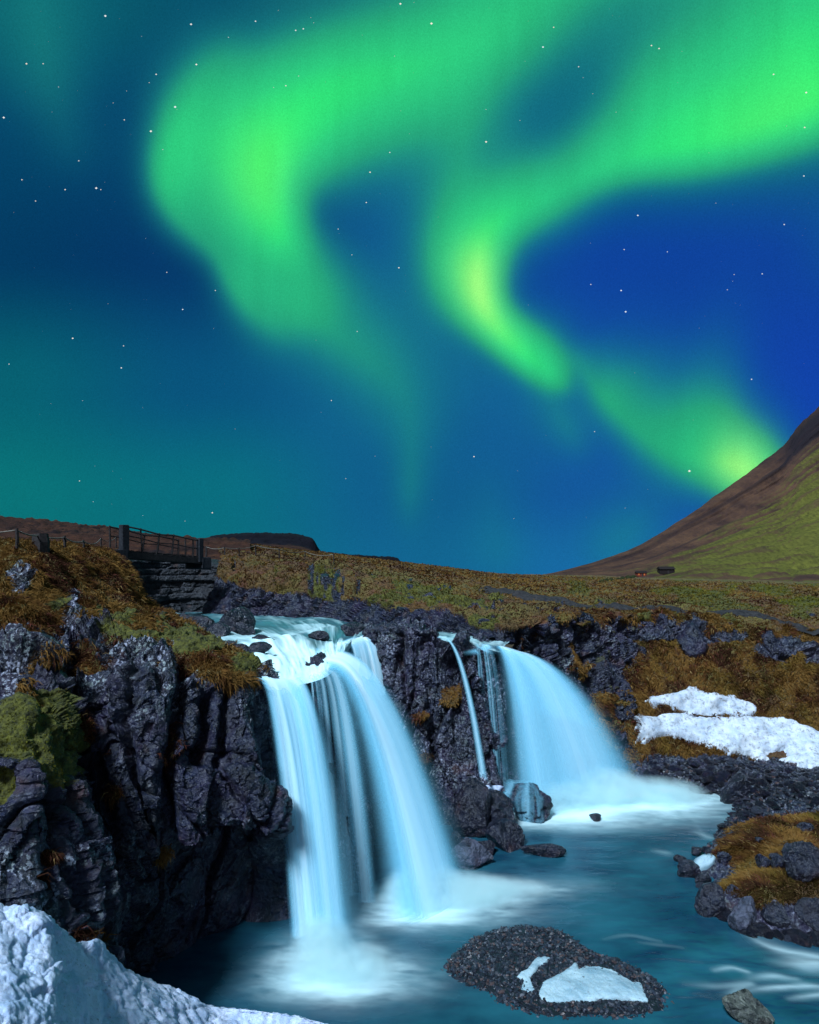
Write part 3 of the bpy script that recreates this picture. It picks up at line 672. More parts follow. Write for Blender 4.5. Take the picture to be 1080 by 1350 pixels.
o = mesh_obj('mountain', V2.reshape(-1, 3), gridfaces(*shp), mountain_material(), {'cover': np.stack([np.clip(green, 0, 1).ravel(), dark.ravel(), np.clip(lite, 0, 1).ravel()], 1)})
tag(o, kind='structure'); keep('mountain', V2, S, n, None)

# ---- layered rock face under the bridge
AC = [[(150,822,31.5),(152,800,31.6),(152,780,31.8),(152,758,31.9),(152,738,32),(150,732,33.5)],
      [(205,822,34),(204,800,34.1),(202,780,34.2),(200,758,34.4),(200,738,34.5),(200,733,36)],
      [(255,822,35.2),(254,800,35.3),(254,780,35.4),(252,758,35.5),(252,741,35.6),(252,735,37)],
      [(325,824,35.4),(322,800,35.6),(318,780,35.8),(312,758,36),(306,744,36.2),(306,738,38)]]
V, S, tu, tv = loft(AC, 170, 110)
n = facing(gnormals(V), V); pv = V.reshape(-1, 3)
lay = pv[:, 2] + .12 * fbm(pv, 1.5, 3, 44)
k = np.floor(lay / .34); fr = lay / .34 - k
step = (_r(_hash(k.astype(np.int64), k.astype(np.int64) * 0, k.astype(np.int64) * 0, 9), 3) - .5) * .24 - .10 * np.exp(-np.minimum(fr, 1 - fr) / .07)
D = step + .35 * rockd(pv * np.array([1, 1, 2.2]), 47, 1.2)
V2 = V + n * D.reshape(V.shape[:2])[..., None]
o = mesh_obj('cliff', V2.reshape(-1, 3), gridfaces(*V.shape[:2]), rock_material('layered_rock', dark=(.003, .004, .008), light=(.014, .018, .028), purple=(.011, .010, .017), masks=False, rough=.6))
tag(o, kind='structure')

# ---- right shore: grass hummock and rubble flat
SHORE = [P0(*q)[:2] for q in ((1500,1330),(1300,1280),(1180,1258),(1110,1246),(1070,1243),(1035,1237),(1000,1231),(968,1214),(940,1203),(922,1190),(926,1172),(938,1158),(915,1152),(903,1145),(912,1135),(930,1118),(944,1098),(960,1080),(966,1064),(955,1052),(930,1043),(890,1037),(850,1034),(815,1030),(780,1028))]
SHORE += [np.array([6.2, 28.]), np.array([60, 28.]), np.array([60, 9.])]
bx = np.concatenate([np.arange(5.6, 14.6, .055), np.linspace(14.7, 34, 60)]); by = np.concatenate([np.arange(11.6, 26.8, .062)])
X, Y = np.meshgrid(bx, by, indexing='ij'); shp = X.shape
flat = np.stack([X.ravel(), Y.ravel(), 0 * X.ravel()], 1)
wig = fbm(flat, .55, 3, 111).reshape(shp) * .16
dist, ins = polydist(X, Y, SHORE); dist = np.where(ins, dist, -dist) + wig
front = sst(16.2, 14.6, Y)
hum = (1 - np.exp(-np.maximum(dist, 0) / lerp(.75, .30, front))) * lerp(.78, .74, front) + .16 * fbm(flat, 1.4, 3, 113).reshape(shp)
hzone = sst(19.6, 18.3, Y + 1.1 * fbm(flat, 2.2, 3, 114).reshape(shp) - .25 * np.maximum(X - 10.5, 0))
rub = .10 + .38 * (1 - np.exp(-np.maximum(dist, 0) / .9)) + .05 * np.maximum(Y - 23, 0)
e1, h1, _ = cells(flat, .42, 116); e2, h2, _ = cells(flat, .19, 117)
rubn = (.18 * h1 - .07 * np.exp(-e1 / .1) + .08 * h2 - .035 * np.exp(-e2 / .12)).reshape(shp)
Z = lerp(rub + rubn, hum + .05 * fbm(flat, .3, 3, 118).reshape(shp), hzone)
Z = np.where(dist > 0, Z * sst(0, .22, dist), 0) - .30 * sst(.06, -.35, dist) - .02
soil = sst(.25, .5, dist + .25 * fbm(flat, .4, 3, 119).reshape(shp))
gmask = hzone * soil * sst(.25, .42, hum)
BV = np.stack([X, Y, Z], -1)
e3 = rockd(BV.reshape(-1, 3), 119, .5, .5).reshape(shp) * (1 - gmask) * sst(0, .3, dist)
BV[..., 2] += e3
mossb = .55 * gmask * sst(.05, .35, fbm(flat, 1.0, 3, 120).reshape(shp)) * sst(15, 17, Y)
o = mesh_obj('riverbank', BV.reshape(-1, 3), gridfaces(*shp), ROCK, {'cover': np.stack([mossb.ravel(), (gmask - .3 * mossb).ravel(), .25 + 0 * X.ravel()], 1)})
tag(o, kind='structure')
bn = facing(gnormals(BV), BV); keep('shore', BV, np.stack([HX + X / Y * F, HY + (EYE - BV[..., 2]) / Y * F, Y], -1), bn, (mossb, gmask))

# ---- pool below the falls
def water_material(name, deep, milk, foam, rough=.16):
    t = NT(name); p = t.pos()
    m = t.n('ShaderNodeSeparateColor', Color=t.attr('foam').outputs['Color'])
    n = t.noise(t.mapv(p, (.5, .9, 1)), 1.1, 4, .55)
    c = t.mix(t.rng(n, .3, .7), deep, milk)
    c = t.mix(m.outputs[0], c, foam)
    rg = t.rng(m.outputs[0], 0, .5, rough, .7)
    b = t.bump(t.noise(t.mapv(p, (1.2, 3.2, 1)), 1.3, 3, .5), .16, .12)
    return t.surf(t.principled(c, rg, .32, b))
def blob(X, Y, c, rx, ry, ang=0.0, pw=1.0):
    dx, dy = X - c[0], Y - c[1]; ca, sa = math.cos(ang), math.sin(ang)
    return np.exp(-(((dx * ca + dy * sa) / rx) ** 2 + ((-dx * sa + dy * ca) / ry) ** 2) ** pw)
gx = np.concatenate([np.linspace(-1500, -20, 30), np.linspace(0, 1090, 340), np.linspace(1120, 3200, 40)])
gy = np.concatenate([np.linspace(1000, 1360, 260), np.linspace(1375, 3600, 40)])
PX, PY = np.meshgrid(gx, gy, indexing='ij'); D = EYE * F / (PY - HY); X, Y = (PX - HX) / F * D, D; shp = X.shape
flat = np.stack([X.ravel(), Y.ravel(), 0 * X.ravel()], 1)
foam = 0 * X
FB = []   # places where the falls strike the pool: centre, radii, angle, strength
for px, py, rx, ry, an, s in ((428,1262,.80,.75,0,.95),(458,1284,.95,.60,-.1,.85),(425,1290,1.15,.55,0,.45),(520,1290,1.0,.5,0,.15),
                              (572,1188,1.0,.75,.3,.95),(598,1186,1.3,.62,.15,.85),(650,1176,1.7,.42,.10,.65),(535,1212,1.0,.40,0,.45),(620,1205,1.5,.5,0,.25),
                              (760,1066,2.0,1.1,.1,.9),(820,1058,2.2,.95,.05,.9),(880,1056,2.2,.8,0,.6),(930,1052,1.6,.7,0,.25),(720,1085,1.9,.5,0,.45),(800,1078,3.4,.6,0,.35)):
    c = P0(px, py); FB.append((c, rx, ry, an, s)); foam = 1 - (1 - foam) * (1 - s * blob(X, Y, c, rx, ry, an))
sw = fbm(flat * np.array([.55, 1.5, 1]), 1.0, 4, 131).reshape(shp)
sw2 = fbm(flat * np.array([.8, 2.6, 1]) + .4 * sw.ravel()[:, None], .42, 4, 134, .6).reshape(shp)
foam = np.clip(foam * (.88 + .55 * sw + .75 * sw2 * sst(.95, .25, foam)), 0, 1)
# streaks where the side stream runs in and the current crosses the shallows
def streak(pts, w, s):
    global foam
    pts = np.array([P0(*q)[:2] for q in pts]); pts = cr(pts, np.linspace(0, len(pts) - 1, 30)); dd, _ = polydist(X, Y, pts, False)
    Lx = sst(pts[0, 0] - .1, pts[0, 0] + .5, X) * sst(pts[-1, 0] + .4, pts[-1, 0] - .5, X)
    foam = 1 - (1 - foam) * (1 - s * np.exp(-(dd / w) ** 1.5) * (.25 + .75 * Lx) * (.75 + .5 * sw))
for pts, w, s in (([(985,1229),(1000,1242),(1030,1252),(1090,1262)],.10,.75),([(1005,1243),(1040,1262),(1110,1275)],.25,.35),([(942,1279),(965,1277),(985,1282)],.06,.5),([(985,1307),(1020,1302),(1060,1300),(1100,1303)],.07,.5),
                  ([(955,1316),(975,1303),(990,1298)],.10,.4),([(1040,1316),(1070,1312),(1110,1308)],.07,.5),([(990,1290),(1020,1287),(1050,1291)],.09,.35),([(905,1297),(950,1299),(990,1297)],.09,.2),([(1020,1268),(1060,1272),(1100,1266)],.16,.28),
                  ([(866,1122),(878,1124)],.12,.6),([(900,1062),(930,1105)],.10,.25),([(918,1098),(936,1104)],.14,.4),([(842,1242),(880,1247),(900,1250)],.05,.12),([(795,1238),(830,1233),(870,1241)],.05,.12)):
    streak(pts, w, s)
rip = sst(760, 900, PX) * sst(1215, 1270, PY)
Z = .030 * fbm(flat * np.array([.7, 1.9, 1]), .5, 3, 133).reshape(shp) * (rip + .12) + .012 * sw
Z += .10 * blob(X, Y, P0(960, 1330), .5, .3) * rip
o = mesh_obj('pool', np.stack([X, Y, Z], -1).reshape(-1, 3), gridfaces(*shp), water_material('pool_water', (.004, .026, .056), (.015, .098, .138), (.74, .97, 1.0), .26), {'foam': np.stack([foam.ravel()] * 3, 1)})
tag(o, kind='structure')

# ---- river above the falls
RV = [
 [(336,890,15.5),(306,872,17.5),(280,850,20.5),(240,830,25),(205,815,30),(176,806,35),(170,803,38)],
 [(372,895.5,15.6),(362,868,18),(335,846,21.5),(290,828,26),(250,815,30.5),(225,807,35),(222,804,38)],
 [(405,891.5,16.2),(398,866,18.3),(380,844,22),(345,826,26.5),(310,814,31),(280,807,35),(280,804,37)],
 [(432,882,16.8),(428,862,18.8),(420,842,22.4),(400,826,27),(380,815,30.5),(350,809,34),(346,805,36)],
 [(449,866,18.6),(446,855,20),(444,840,23),(440,826,27),(430,817,30),(410,811,33),(408,807,35)],
 [(463,846,21),(464,842,21.8),(468,834,24),(475,826,27),(480,820,29),(480,814,31),(480,811,33)],
 [(484,837,22.2),(487,835,22.7),(493,831,24.4),(505,826,26.4),(515,823,27.5),(525,819,29),(527,816,30)],
 [(560,839,22.8),(562,837,23.2),(566,834,24),(570,831,25),(575,828,26),(580,825,27),(582,823,28)],
 [(606,843,22.2),(608,841,22.5),(612,839,23),(616,836,23.6),(620,834,24.2),(624,832,25),(626,830,26)],
 [(645,849.5,21.6),(648,847.5,22),(654,845,22.5),(660,842,23),(666,839,23.6),(672,836,24.2),(675,834,25)],
 [(662,854,21.65),(665,851,22.2),(669,848,22.7),(674,845,23.2),(680,842,23.8),(686,839,24.6),(690,837,25.6)]]
V, S, tu, tv = loft(RV, 260, 160)
sx, sy = S[..., 0], S[..., 1]; shp = sx.shape; pv = V.reshape(-1, 3); row = np.broadcast_to(tv[None], shp)
# current runs from the bridge (left, far) to the lip (near): stretch the pattern along it
q = np.stack([np.broadcast_to(tu[:, None], shp).ravel() * 1.4, row.ravel() * .42, 0 * sx.ravel()], 1)
s1 = fbm(q, .30, 4, 141).reshape(shp); s2 = fbm(q, .10, 3, 142).reshape(shp); s3 = fbm(pv, 1.4, 3, 143).reshape(shp)
foam = .10 + .20 * sst(-.1, .5, s1) + .16 * s3
foam += .62 * sst(838, 868, sy + 14 * s1) * sst(480, 440, sx) + .35 * sst(822, 840, sy + 10 * s1) * sst(480, 430, sx)
foam += .14 * s2 * sst(830, 850, sy) + .25 * sst(560, 640, sx)
foam -= .30 * sst(30, 10, np.hypot(sx - 400, (sy - 846) * 3) + 10 * s1) + .25 * sst(26, 8, np.hypot(sx - 440, (sy - 842) * 3) + 8 * s1)
foam = np.clip(foam - .12 * sst(.1, -.4, s2 + s1), .03, 1)
dz = .07 * s1 + .05 * s3
for bx_, by_, br, h in ((345,848,26,.22),(392,846,24,.20),(418,838,20,.22),(442,836,18,.25),(470,832,12,.3),(352,822,30,.15),(420,822,30,.12),(340,868,20,.10),(300,838,14,.15),(240,818,18,.16),(290,815,26,.10)):
    dz = dz + h * np.exp(-((sx - bx_) / br) ** 2 - ((sy - by_) / (br * .22)) ** 2)
dz *= sst(0, .5, row)
V2 = V.copy(); V2[..., 2] += dz - .02 - .16 * np.clip(1 - row / .30, 0, 1) ** 2
o = mesh_obj('river', V2.reshape(-1, 3), gridfaces(*shp), water_material('river_water', (.012, .055, .075), (.04, .19, .23), (.70, .96, 1.0), .26), {'foam': np.stack([foam.ravel()] * 3, 1)})
tag(o, kind='structure'); keep('river', V2, S, gnormals(V2), None)

# ---- gravel path over the plateau
def drop(x, y, names, z0=60.0):
    best = None
    for n_ in names:
        r = bvh(n_).ray_cast(Vector((x, y, z0)), Vector((0, 0, -1)))
        if r[0] is not None and (best is None or r[0].z > best): best = r[0].z
    return best
def path():
    pts = []
    for q in ((640,775),(690,783),(740,791),(800,798.5),(853,803),(905,806),(953,809),(1000,814),(1040,821),(1090,830),(1160,842)):
        h = hit(q[0], q[1], ['ground'])
        if h: pts.append(h[0])
    pts = cr(np.array(pts), np.linspace(0, len(pts) - 1, 220)); T = np.gradient(pts[:, :2], axis=0); T /= np.linalg.norm(T, axis=1, keepdims=True)
    N = np.stack([-T[:, 1], T[:, 0]], 1); V = []
    wig = fbm(np.arange(220.)[:, None] * np.ones((1, 3)), 12, 3, 3)
    for i in range(220):
        for a in np.linspace(-1, 1, 7):
            w = .62 * (1 + .25 * wig[i]) * (1.0 + .02 * max(pts[i, 1] - 30, 0))
            x, y = pts[i, :2] + N[i] * a * w; V.append([x, y, 0])
    V = np.array(V).reshape(220, 7, 3)
    for i in range(220):
        zs = [drop(x, y, ['ground']) for x, y, _ in V[i]]; ok = [z for z in zs if z is not None]
        V[i, :, 2] = [(z if z is not None else (ok[0] if ok else pts[i, 2])) for z in zs]
    V[1:-1, :, 2] = (V[:-2, :, 2] + 2 * V[1:-1, :, 2] + V[2:, :, 2]) / 4
    V[..., 2] += .07 * (1 - np.linspace(-1, 1, 7)[None] ** 4) + .03
    t = NT('gravel_path'); n_ = t.noise(t.pos(), 6, 5, .75)
    m = t.surf(t.principled(t.mix(t.rng(n_, .35, .65), (.014, .014, .017), (.048, .045, .047)), .95, .1, t.bump(n_, .6, .05)))
    o = mesh_obj('path', V.reshape(-1, 3), gridfaces(220, 7), m); tag(o, kind='structure')
path()

# ------------------------------------------------------------------ waterfalls
def fall_material():
    t = NT('falling_water')
    d = t.attr('wateriness').outputs['Fac']
    c = t.mix(t.rng(d, .15, .95), (.28, .74, .97), (.96, 1.0, 1.0))
    nv = t.n('ShaderNodeVectorMath', dict(operation='ADD')); t.set(nv, 0, t.n('ShaderNodeNewGeometry').outputs['Normal']); t.set(nv, 1, (0, -.9, 1.3))
    nn = t.n('ShaderNodeVectorMath', dict(operation='NORMALIZE')); t.set(nn, 0, nv.outputs[0])
    df = t.n('ShaderNodeBsdfDiffuse', Color=c, Normal=nn.outputs[0]); tr = t.n('ShaderNodeBsdfTranslucent', Color=c)
    ms = t.n('ShaderNodeMixShader'); t.set(ms, 0, .12); t.set(ms, 1, df.outputs[0]); t.set(ms, 2, tr.outputs[0])
    tp = t.n('ShaderNodeBsdfTransparent'); mx = t.n('ShaderNodeMixShader')
    t.set(mx, 0, d); t.set(mx, 1, tp.outputs[0]); t.set(mx, 2, ms.outputs[0])
    return t.surf(mx.outputs[0])
FALLM = fall_material()
def sheet(name, parent, lip, vel, zend, dens=.9, edge=(.12, .12), freq=18, contrast=.5, seed=0, nu=116, nt=66, push=1.0, lift=0.0, pre=.42, thin=0.0, frays=.0, gaps=()):
    """water leaving the lip with a level speed and falling freely; density is how much water hangs in the air"""
    L = np.array([P(*q) for q in lip]); k = len(L); U = np.linspace(0, k - 1, nu)
    L = cr(L, U); vel = cr(np.array(vel, float), U) * push; zend = np.interp(U, np.linspace(0, k - 1, len(zend)), zend)
    s = np.linspace(0, 1, nu); T = np.sqrt(2 * np.maximum(L[:, 2] - zend, .05) / 9.81)
    w = np.linspace(0, 1, nt) ** .8
    t = -pre + w[None, :] * (T[:, None] + pre)
    q = np.stack([np.broadcast_to(s[:, None] * freq, t.shape).ravel(), (t * .7 + seed * 3).ravel(), np.full(t.size, seed * 7.3)], 1)
    n1 = 1.25 * fbm(q * np.array([1, .45, 1]), 1.0, 3, 200 + seed, .48).reshape(t.shape); n2 = fbm(q * np.array([.3, .6, 1]), 1.0, 2, 230 + seed).reshape(t.shape)
    X = L[:, 0:1] + vel[:, 0:1] * t + .05 * n2 * np.maximum(t, 0); Y = L[:, 1:2] + vel[:, 1:2] * t - .10 * n1 * np.maximum(t, 0) ** 1.2
    Zv = L[:, 2:3] - .5 * 9.81 * np.maximum(t, 0) ** 2 + lift + .02 * n1 * (t > -pre * .8)
    tt = np.clip(t / T[:, None], 0, 1)
    ee = np.broadcast_to(s[:, None], t.shape) + frays * n2
    E = sst(0, edge[0], ee) * sst(1, 1 - edge[1], ee)
    for gc, gw, gd in gaps: E = E * (1 - gd * np.exp(-((ee + .25 * n1 * .1 - gc) / gw) ** 2) * sst(.05, .4, tt))
    dn = dens * E * np.clip(1 - contrast * (.5 + 1.1 * n1) * (.35 + .65 * sst(0, .25, tt)) - thin * tt, 0, 1) * sst(-pre, -pre * .25, t)
    return mesh_obj(name, np.stack([X, Y, Zv], -1).reshape(-1, 3), gridfaces(nu, nt), FALLM, {'wateriness': np.clip(dn, 0, 1).ravel()}, parent=parent)
def waterfall(loc, label):
    e = empty('waterfall', loc); tag(e, label, 'waterfall', 'waterfalls pouring over the dark cliff'); return e
def local(o, e):
    o.matrix_parent_inverse = Matrix.Translation(-Vector(e.location)); return o

big = waterfall(P(430, 884, 16.8), 'broad double waterfall beside the tall dark cliff, its arms parting round a black rib')
z0 = [0, 0]
LL = [(341,894,14.95),(356,896,15.25),(372,896.5,15.6),(386,895,15.9),(397,893,16.15)]; LV = [(.93,-1.15),(1.05,-1.3),(1.08,-1.5),(1.22,-1.85),(1.36,-2.05)]
for k in range(4):
    local(sheet('stream', big, LL, LV, z0, dens=(.70, .50, .60, .62)[k], gaps=((.30, .05, .4), (.66, .06, .5)), edge=((.16, .22), (.20, .30), (.26, .36), (.3, .4))[k], freq=(9, 6, 12, 5)[k], contrast=(.42, .5, .55, .6)[k], seed=k, push=(1, .93, 1.08, 1.16)[k], lift=-.02 * k, frays=.05), big)
ML = [(437,882,16.8),(442,876,17.3),(444,870,17.9),(449,863,18.9),(453,857,19.9)]; MV = [(1.62,-2.4),(2.0,-2.6),(2.35,-2.8),(2.8,-3.1),(3.15,-3.25)]
for k in range(5):
    local(sheet('stream', big, ML, MV, z0, dens=(.78, .6, .66, .45, .62)[k], edge=((.45, .24), (.5, .30), (.5, .36), (.55, .42), (.6, .4))[k], gaps=((.12, .06, .5), (.27, .04, .35)), freq=(5, 4, 8, 3, 3)[k], contrast=(.28, .34, .45, .5, .5)[k], seed=10 + k, push=(1, .95, 1.04, .9, 1.08)[k], lift=-.02 * k, frays=.05), big)
# loose spray that hangs round the arms and widens as it falls
def veil(parent, lip, vel, zend, spread, dens, seed):
    m = np.array(vel, float).mean(0); v2 = [tuple(m + (np.array(v) - m) * spread) for v in vel]
    return local(sheet('veil', parent, lip, v2, zend, dens=dens, edge=(.5, .5), freq=4, contrast=.5, seed=seed, lift=-.05, frays=.05), parent)
veil(big, LL, LV, z0, 3.2, .42, 70); veil(big, LL, [(x + .1, y - .25) for x, y in LV], z0, 4.2, .30, 71)
veil(big, ML, MV, z0, 1.35, .45, 72); veil(big, ML, [(x * 1.05, y * 1.05) for x, y in MV], z0, 1.6, .32, 73)
# thin threads that run down the rock rib
for k, (px, py, d, vx, vy, w) in enumerate(((410,890,16.3,.35,-.55,.055),(420,889,16.5,.45,-.6,.10),(428,886,16.6,.75,-1.0,.12),(436,884,16.8,1.0,-1.5,.14),(414,890,16.4,.5,-.9,.05),(440,880,17.2,.9,-1.3,.2))):
    dl = w / d * F
    local(sheet('thread', big, [(px - dl, py, d), (px, py, d), (px + dl, py, d)], [(vx - w * .5, vy), (vx, vy), (vx + w * .9, vy)], z0, dens=.40, edge=(.45, .45), freq=3, contrast=.75, seed=20 + k, nu=24, pre=.1), big)
BL = [(449,850,20.8),(462,845,21.2),(476,841,21.7),(490,837,22.2)]; BVv = [(.45,-.9),(.6,-.95),(.75,-.95),(.95,-.85)]
for k in range(3):
    local(sheet('stream', big, BL, BVv, [1.2, 1.2], dens=(.78, .6, .45)[k], edge=((.1, .10), (.15, .2), (.2, .3))[k], freq=(11, 8, 14)[k], contrast=(.75, .8, .8)[k], seed=30 + k, push=(1, 1.12, .9)[k], lift=-.03 * k, frays=.04), big)

thin = waterfall(P(586, 838, 21.4), 'single thin thread of water falling down the middle of the black rock wall')
for k in range(2):
    local(sheet('stream', thin, [(584,841,21.45),(586,841,21.4),(588,841.2,21.38)], [(1.16,-1.2),(1.22,-1.25),(1.29,-1.28)], [.45, .45], dens=(.60, .35)[k], edge=(.45, .45), freq=3, contrast=.4, seed=40 + k, nu=30, push=(1, 1.03)[k]), thin)
right = waterfall(P(660, 852, 21.5), 'wide fan-shaped waterfall farther back, leaping to the right from a narrow notch')
RL = [(652,850,21.45),(658,851,21.5),(664,853,21.6),(669,856,21.75),(674,859,21.9)]; RVv = [(.72,-.35),(1.3,-.3),(2.3,.0),(3.5,.6),(4.75,1.35)]
for k in range(5):
    local(sheet('stream', right, RL, RVv, [0.1, 0], dens=(.66, .5, .55, .40, .52)[k], gaps=((.40, .10, .62), (.14, .04, .4)), edge=((.20, .22), (.24, .28), (.28, .34), (.34, .36), (.5, .4))[k], freq=(5, 4, 7, 3, 3)[k], contrast=(.45, .5, .5, .55, .5)[k], seed=50 + k, push=(1, .95, 1.04, .9, 1.07)[k], lift=-.02 * k, frays=.06), right)
veil(right, RL, RVv, [0.1, 0], 1.2, .42, 74); veil(right, RL, [(x * 1.03, y - .3) for x, y in RVv], [0.1, 0], 1.3, .30, 75)
for k, (px, vx, vy, w, dn) in enumerate(((629,.22,-.35,.05,.34),(636,.42,-.4,.09,.40),(641,.56,-.45,.10,.34))):
    dl = w / 21.4 * F
    local(sheet('veil', right, [(px - dl, 849, 21.5), (px, 849, 21.4), (px + dl, 849.5, 21.4)], [(vx - .08, vy), (vx, vy), (vx + .14, vy)], [.3, .3], dens=dn, edge=(.4, .5), freq=8, contrast=.95, seed=60 + k, nu=60, pre=.12), right)

# ---- spray hanging over the places where the water lands
def spray_material():
    t = NT('spray'); p = t.obj()
    ln = t.n('ShaderNodeVectorMath', dict(operation='LENGTH')); t.set(ln, 0, p)
    f = t.rng(ln.outputs['Value'], .0, 1.0, 1.0, 0.0); f = t.math('POWER', f, 1.6)
    n = t.rng(t.noise(t.pos(), 2.0, 3, .6), .32, .68, .15, 1.8)
    d = t.math('MULTIPLY', t.math('MULTIPLY', f, n), t.n('ShaderNodeObjectInfo').outputs['Alpha'])
    d = t.math('MULTIPLY', d, 15.0)
    v = t.n('ShaderNodeVolumePrincipled', Color=(.84, .99, 1.0, 1), Density=d, Anisotropy=.0)
    t.t.links.new(v.outputs[0], t.out.inputs[1]); return t.m
SPRAY = spray_material()
def spray(label, spots):
    bm = bmesh.new(); bmesh.ops.create_icosphere(bm, subdivisions=3, radius=1.0); V = [v.co[:] for v in bm.verts]; Fs = np.array([[v.index for v in f.verts] for f in bm.faces]); bm.free()
    me = mesh_data('mist', V, Fs, mat=SPRAY)
    for (px, py, rx, ry, rz, s) in spots:
        o = bpy.data.objects.new('mist', me); COL.objects.link(o); o.location = P0(px, py, .0); o.location.z = .10; o.scale = (rx, ry, rz); o.color = (1, 1, 1, s)
        tag(o, label, 'mist', label, kind='stuff')
spray('white spray boiling at the foot of the nearest waterfall arm', [(425,1250,.75,.7,.60,.8),(455,1280,1.2,.8,.36,.55),(410,1278,1.2,.7,.30,.3)])
spray('white spray spreading right from the foot of the broad waterfall arm', [(560,1186,1.15,.9,.85,.9),(605,1186,1.6,.8,.6,.7),(655,1178,1.5,.6,.3,.35)])
spray('pale spray cloud at the foot of the fan-shaped waterfall', [(735,1064,1.5,.9,.9,.5),(795,1056,1.9,1.0,1.15,.7),(860,1053,2.2,1.0,.7,.5)])

# ------------------------------------------------------------------ snow and ice
def snow_material(name, col=(.64, .70, .88), blue=(.42, .55, .78), pits=True, far=0):
    t = NT(name); p = t.pos()
    n1 = t.noise(p, 2.2, 5, .6); n2 = t.noise(p, 16, 5, .7); n3 = t.noise(p, 6, 4, .6)
    c = t.mix(t.rng(n1, .40, .66), col, blue)
    if pits: c = t.mix(t.rng(t.math('MULTIPLY', t.rng(n2, .56, .70), t.rng(n3, .42, .6)), .15, .8, 0, .8), c, (.14, .15, .18)); c = t.mix(t.rng(t.noise(p, 34, 3, .6), .56, .70, 0, .55), c, (.20, .23, .28))
    if far:
        sc_ = t.voro(t.mapv(p, (1, .6, 1)), 5.5); c = t.mix(t.math('MULTIPLY', t.rng(sc_, .62, .32, .0, 1.0), t.rng(t.noise(p, 11, 4, .7), .45, .60, 0, .75)), c, (.16, .17, .20))
    h = t.math('ADD', n2, t.math('MULTIPLY', t.voro(p, 7, 'SMOOTH_F1'), .9))
    return t.surf(t.principled(c, .55, .35, t.bump(h, .45, .06), **{'Subsurface Weight': .12, 'Subsurface Radius': (.05, .08, .12), 'Subsurface Scale': .4}))
SNOW = snow_material('old_snow'); SNOW2 = snow_material('pitted_snow', (.60, .64, .70), (.44, .52, .64), True, 1)
ICE = snow_material('grey_ice', (.40, .54, .60), (.22, .36, .44), True)
# big bank of snow at the lower left
q_top = [(-500,1100,7.6),(-200,1140,7.9),(-60,1176,8.2),(0,1190,8.3),(28,1190,8.35),(50,1196,8.4),(72,1210,8.5),(95,1236,8.8),(112,1246,9.1),(130,1242,9.4),(150,1260,9.8),(175,1283,10.2),(205,1292,10.35),(240,1303,10.5),(270,1317,10.6),(300,1326,10.7),(345,1330,10.8),(390,1338,10.9),(430,1348,10.95),(470,1372,11.0)]
SB = []
sm_x = [-500, -60, 0, 60, 110, 160, 220, 300, 380, 470]; sm_y = [1100, 1180, 1192, 1216, 1242, 1272, 1300, 1327, 1346, 1374]
for i, (px, py, d) in enumerate(q_top):
    e0 = (px, py, d); py = float(np.interp(px, sm_x, sm_y)); d = float(np.interp(px, [-500, 0, 70, 130, 300, 470], [7.6, 8.3, 8.5, 9.45, 10.75, 11.0])); pe, de = e0[1], e0[2]
    b = np.interp(px, [-500, 0, 200, 470], [2600, 2300, 1900, 1420]); bx2 = px + (px - 60) * np.interp(px, [-500, 0, 470], [.9, .5, .15])
    SB.append([(px + 8, pe + 90, de + .75), (px + 5, pe + 26, de + .55), (px + 1, pe + 3, de + .25), (px, pe, de)] + [(lerp(px, bx2, f), lerp(py, b, f), d * HY / HY * ((py - HY) / (lerp(py, b, f) - HY)) ** e) for f, e in ((.035, .8), (.16, .78), (.38, .76), (1, .74))])
V, S, tu, tv = loft(SB, 300, 250)
n = facing(gnormals(V), V); pv = V.reshape(-1, 3); shp = V.shape[:2]
wv = pv + .25 * np.stack([fbm(pv, .8, 2, 160 + k) for k in range(3)], 1)
e1, h1, _ = cells(wv * np.array([1, 1, 1.3]), .75, 161); e2, h2, _ = cells(wv, .28, 162)
e3, h3, _ = cells(wv, .13, 166)
D = .05 * h1 + .028 * h2 + .010 * h3 + .08 * fbm(pv, 1.3, 2, 163) - .03 * np.abs(fbm(wv, .45, 4, 164)) * 2 - .030 * np.exp(-e1 / .05) - .02 * np.exp(-e2 / .08) + .018 * fbm(pv, .06, 3, 165)
V2 = V + n * D.reshape(shp)[..., None]
o = mesh_obj('snow_bank', V2.reshape(-1, 3), gridfaces(*shp), SNOW, origin=P(120, 1300, 9.5)); tag(o, 'large crusty blue-white snow bank at the foot of the near cliff', 'snow bank')

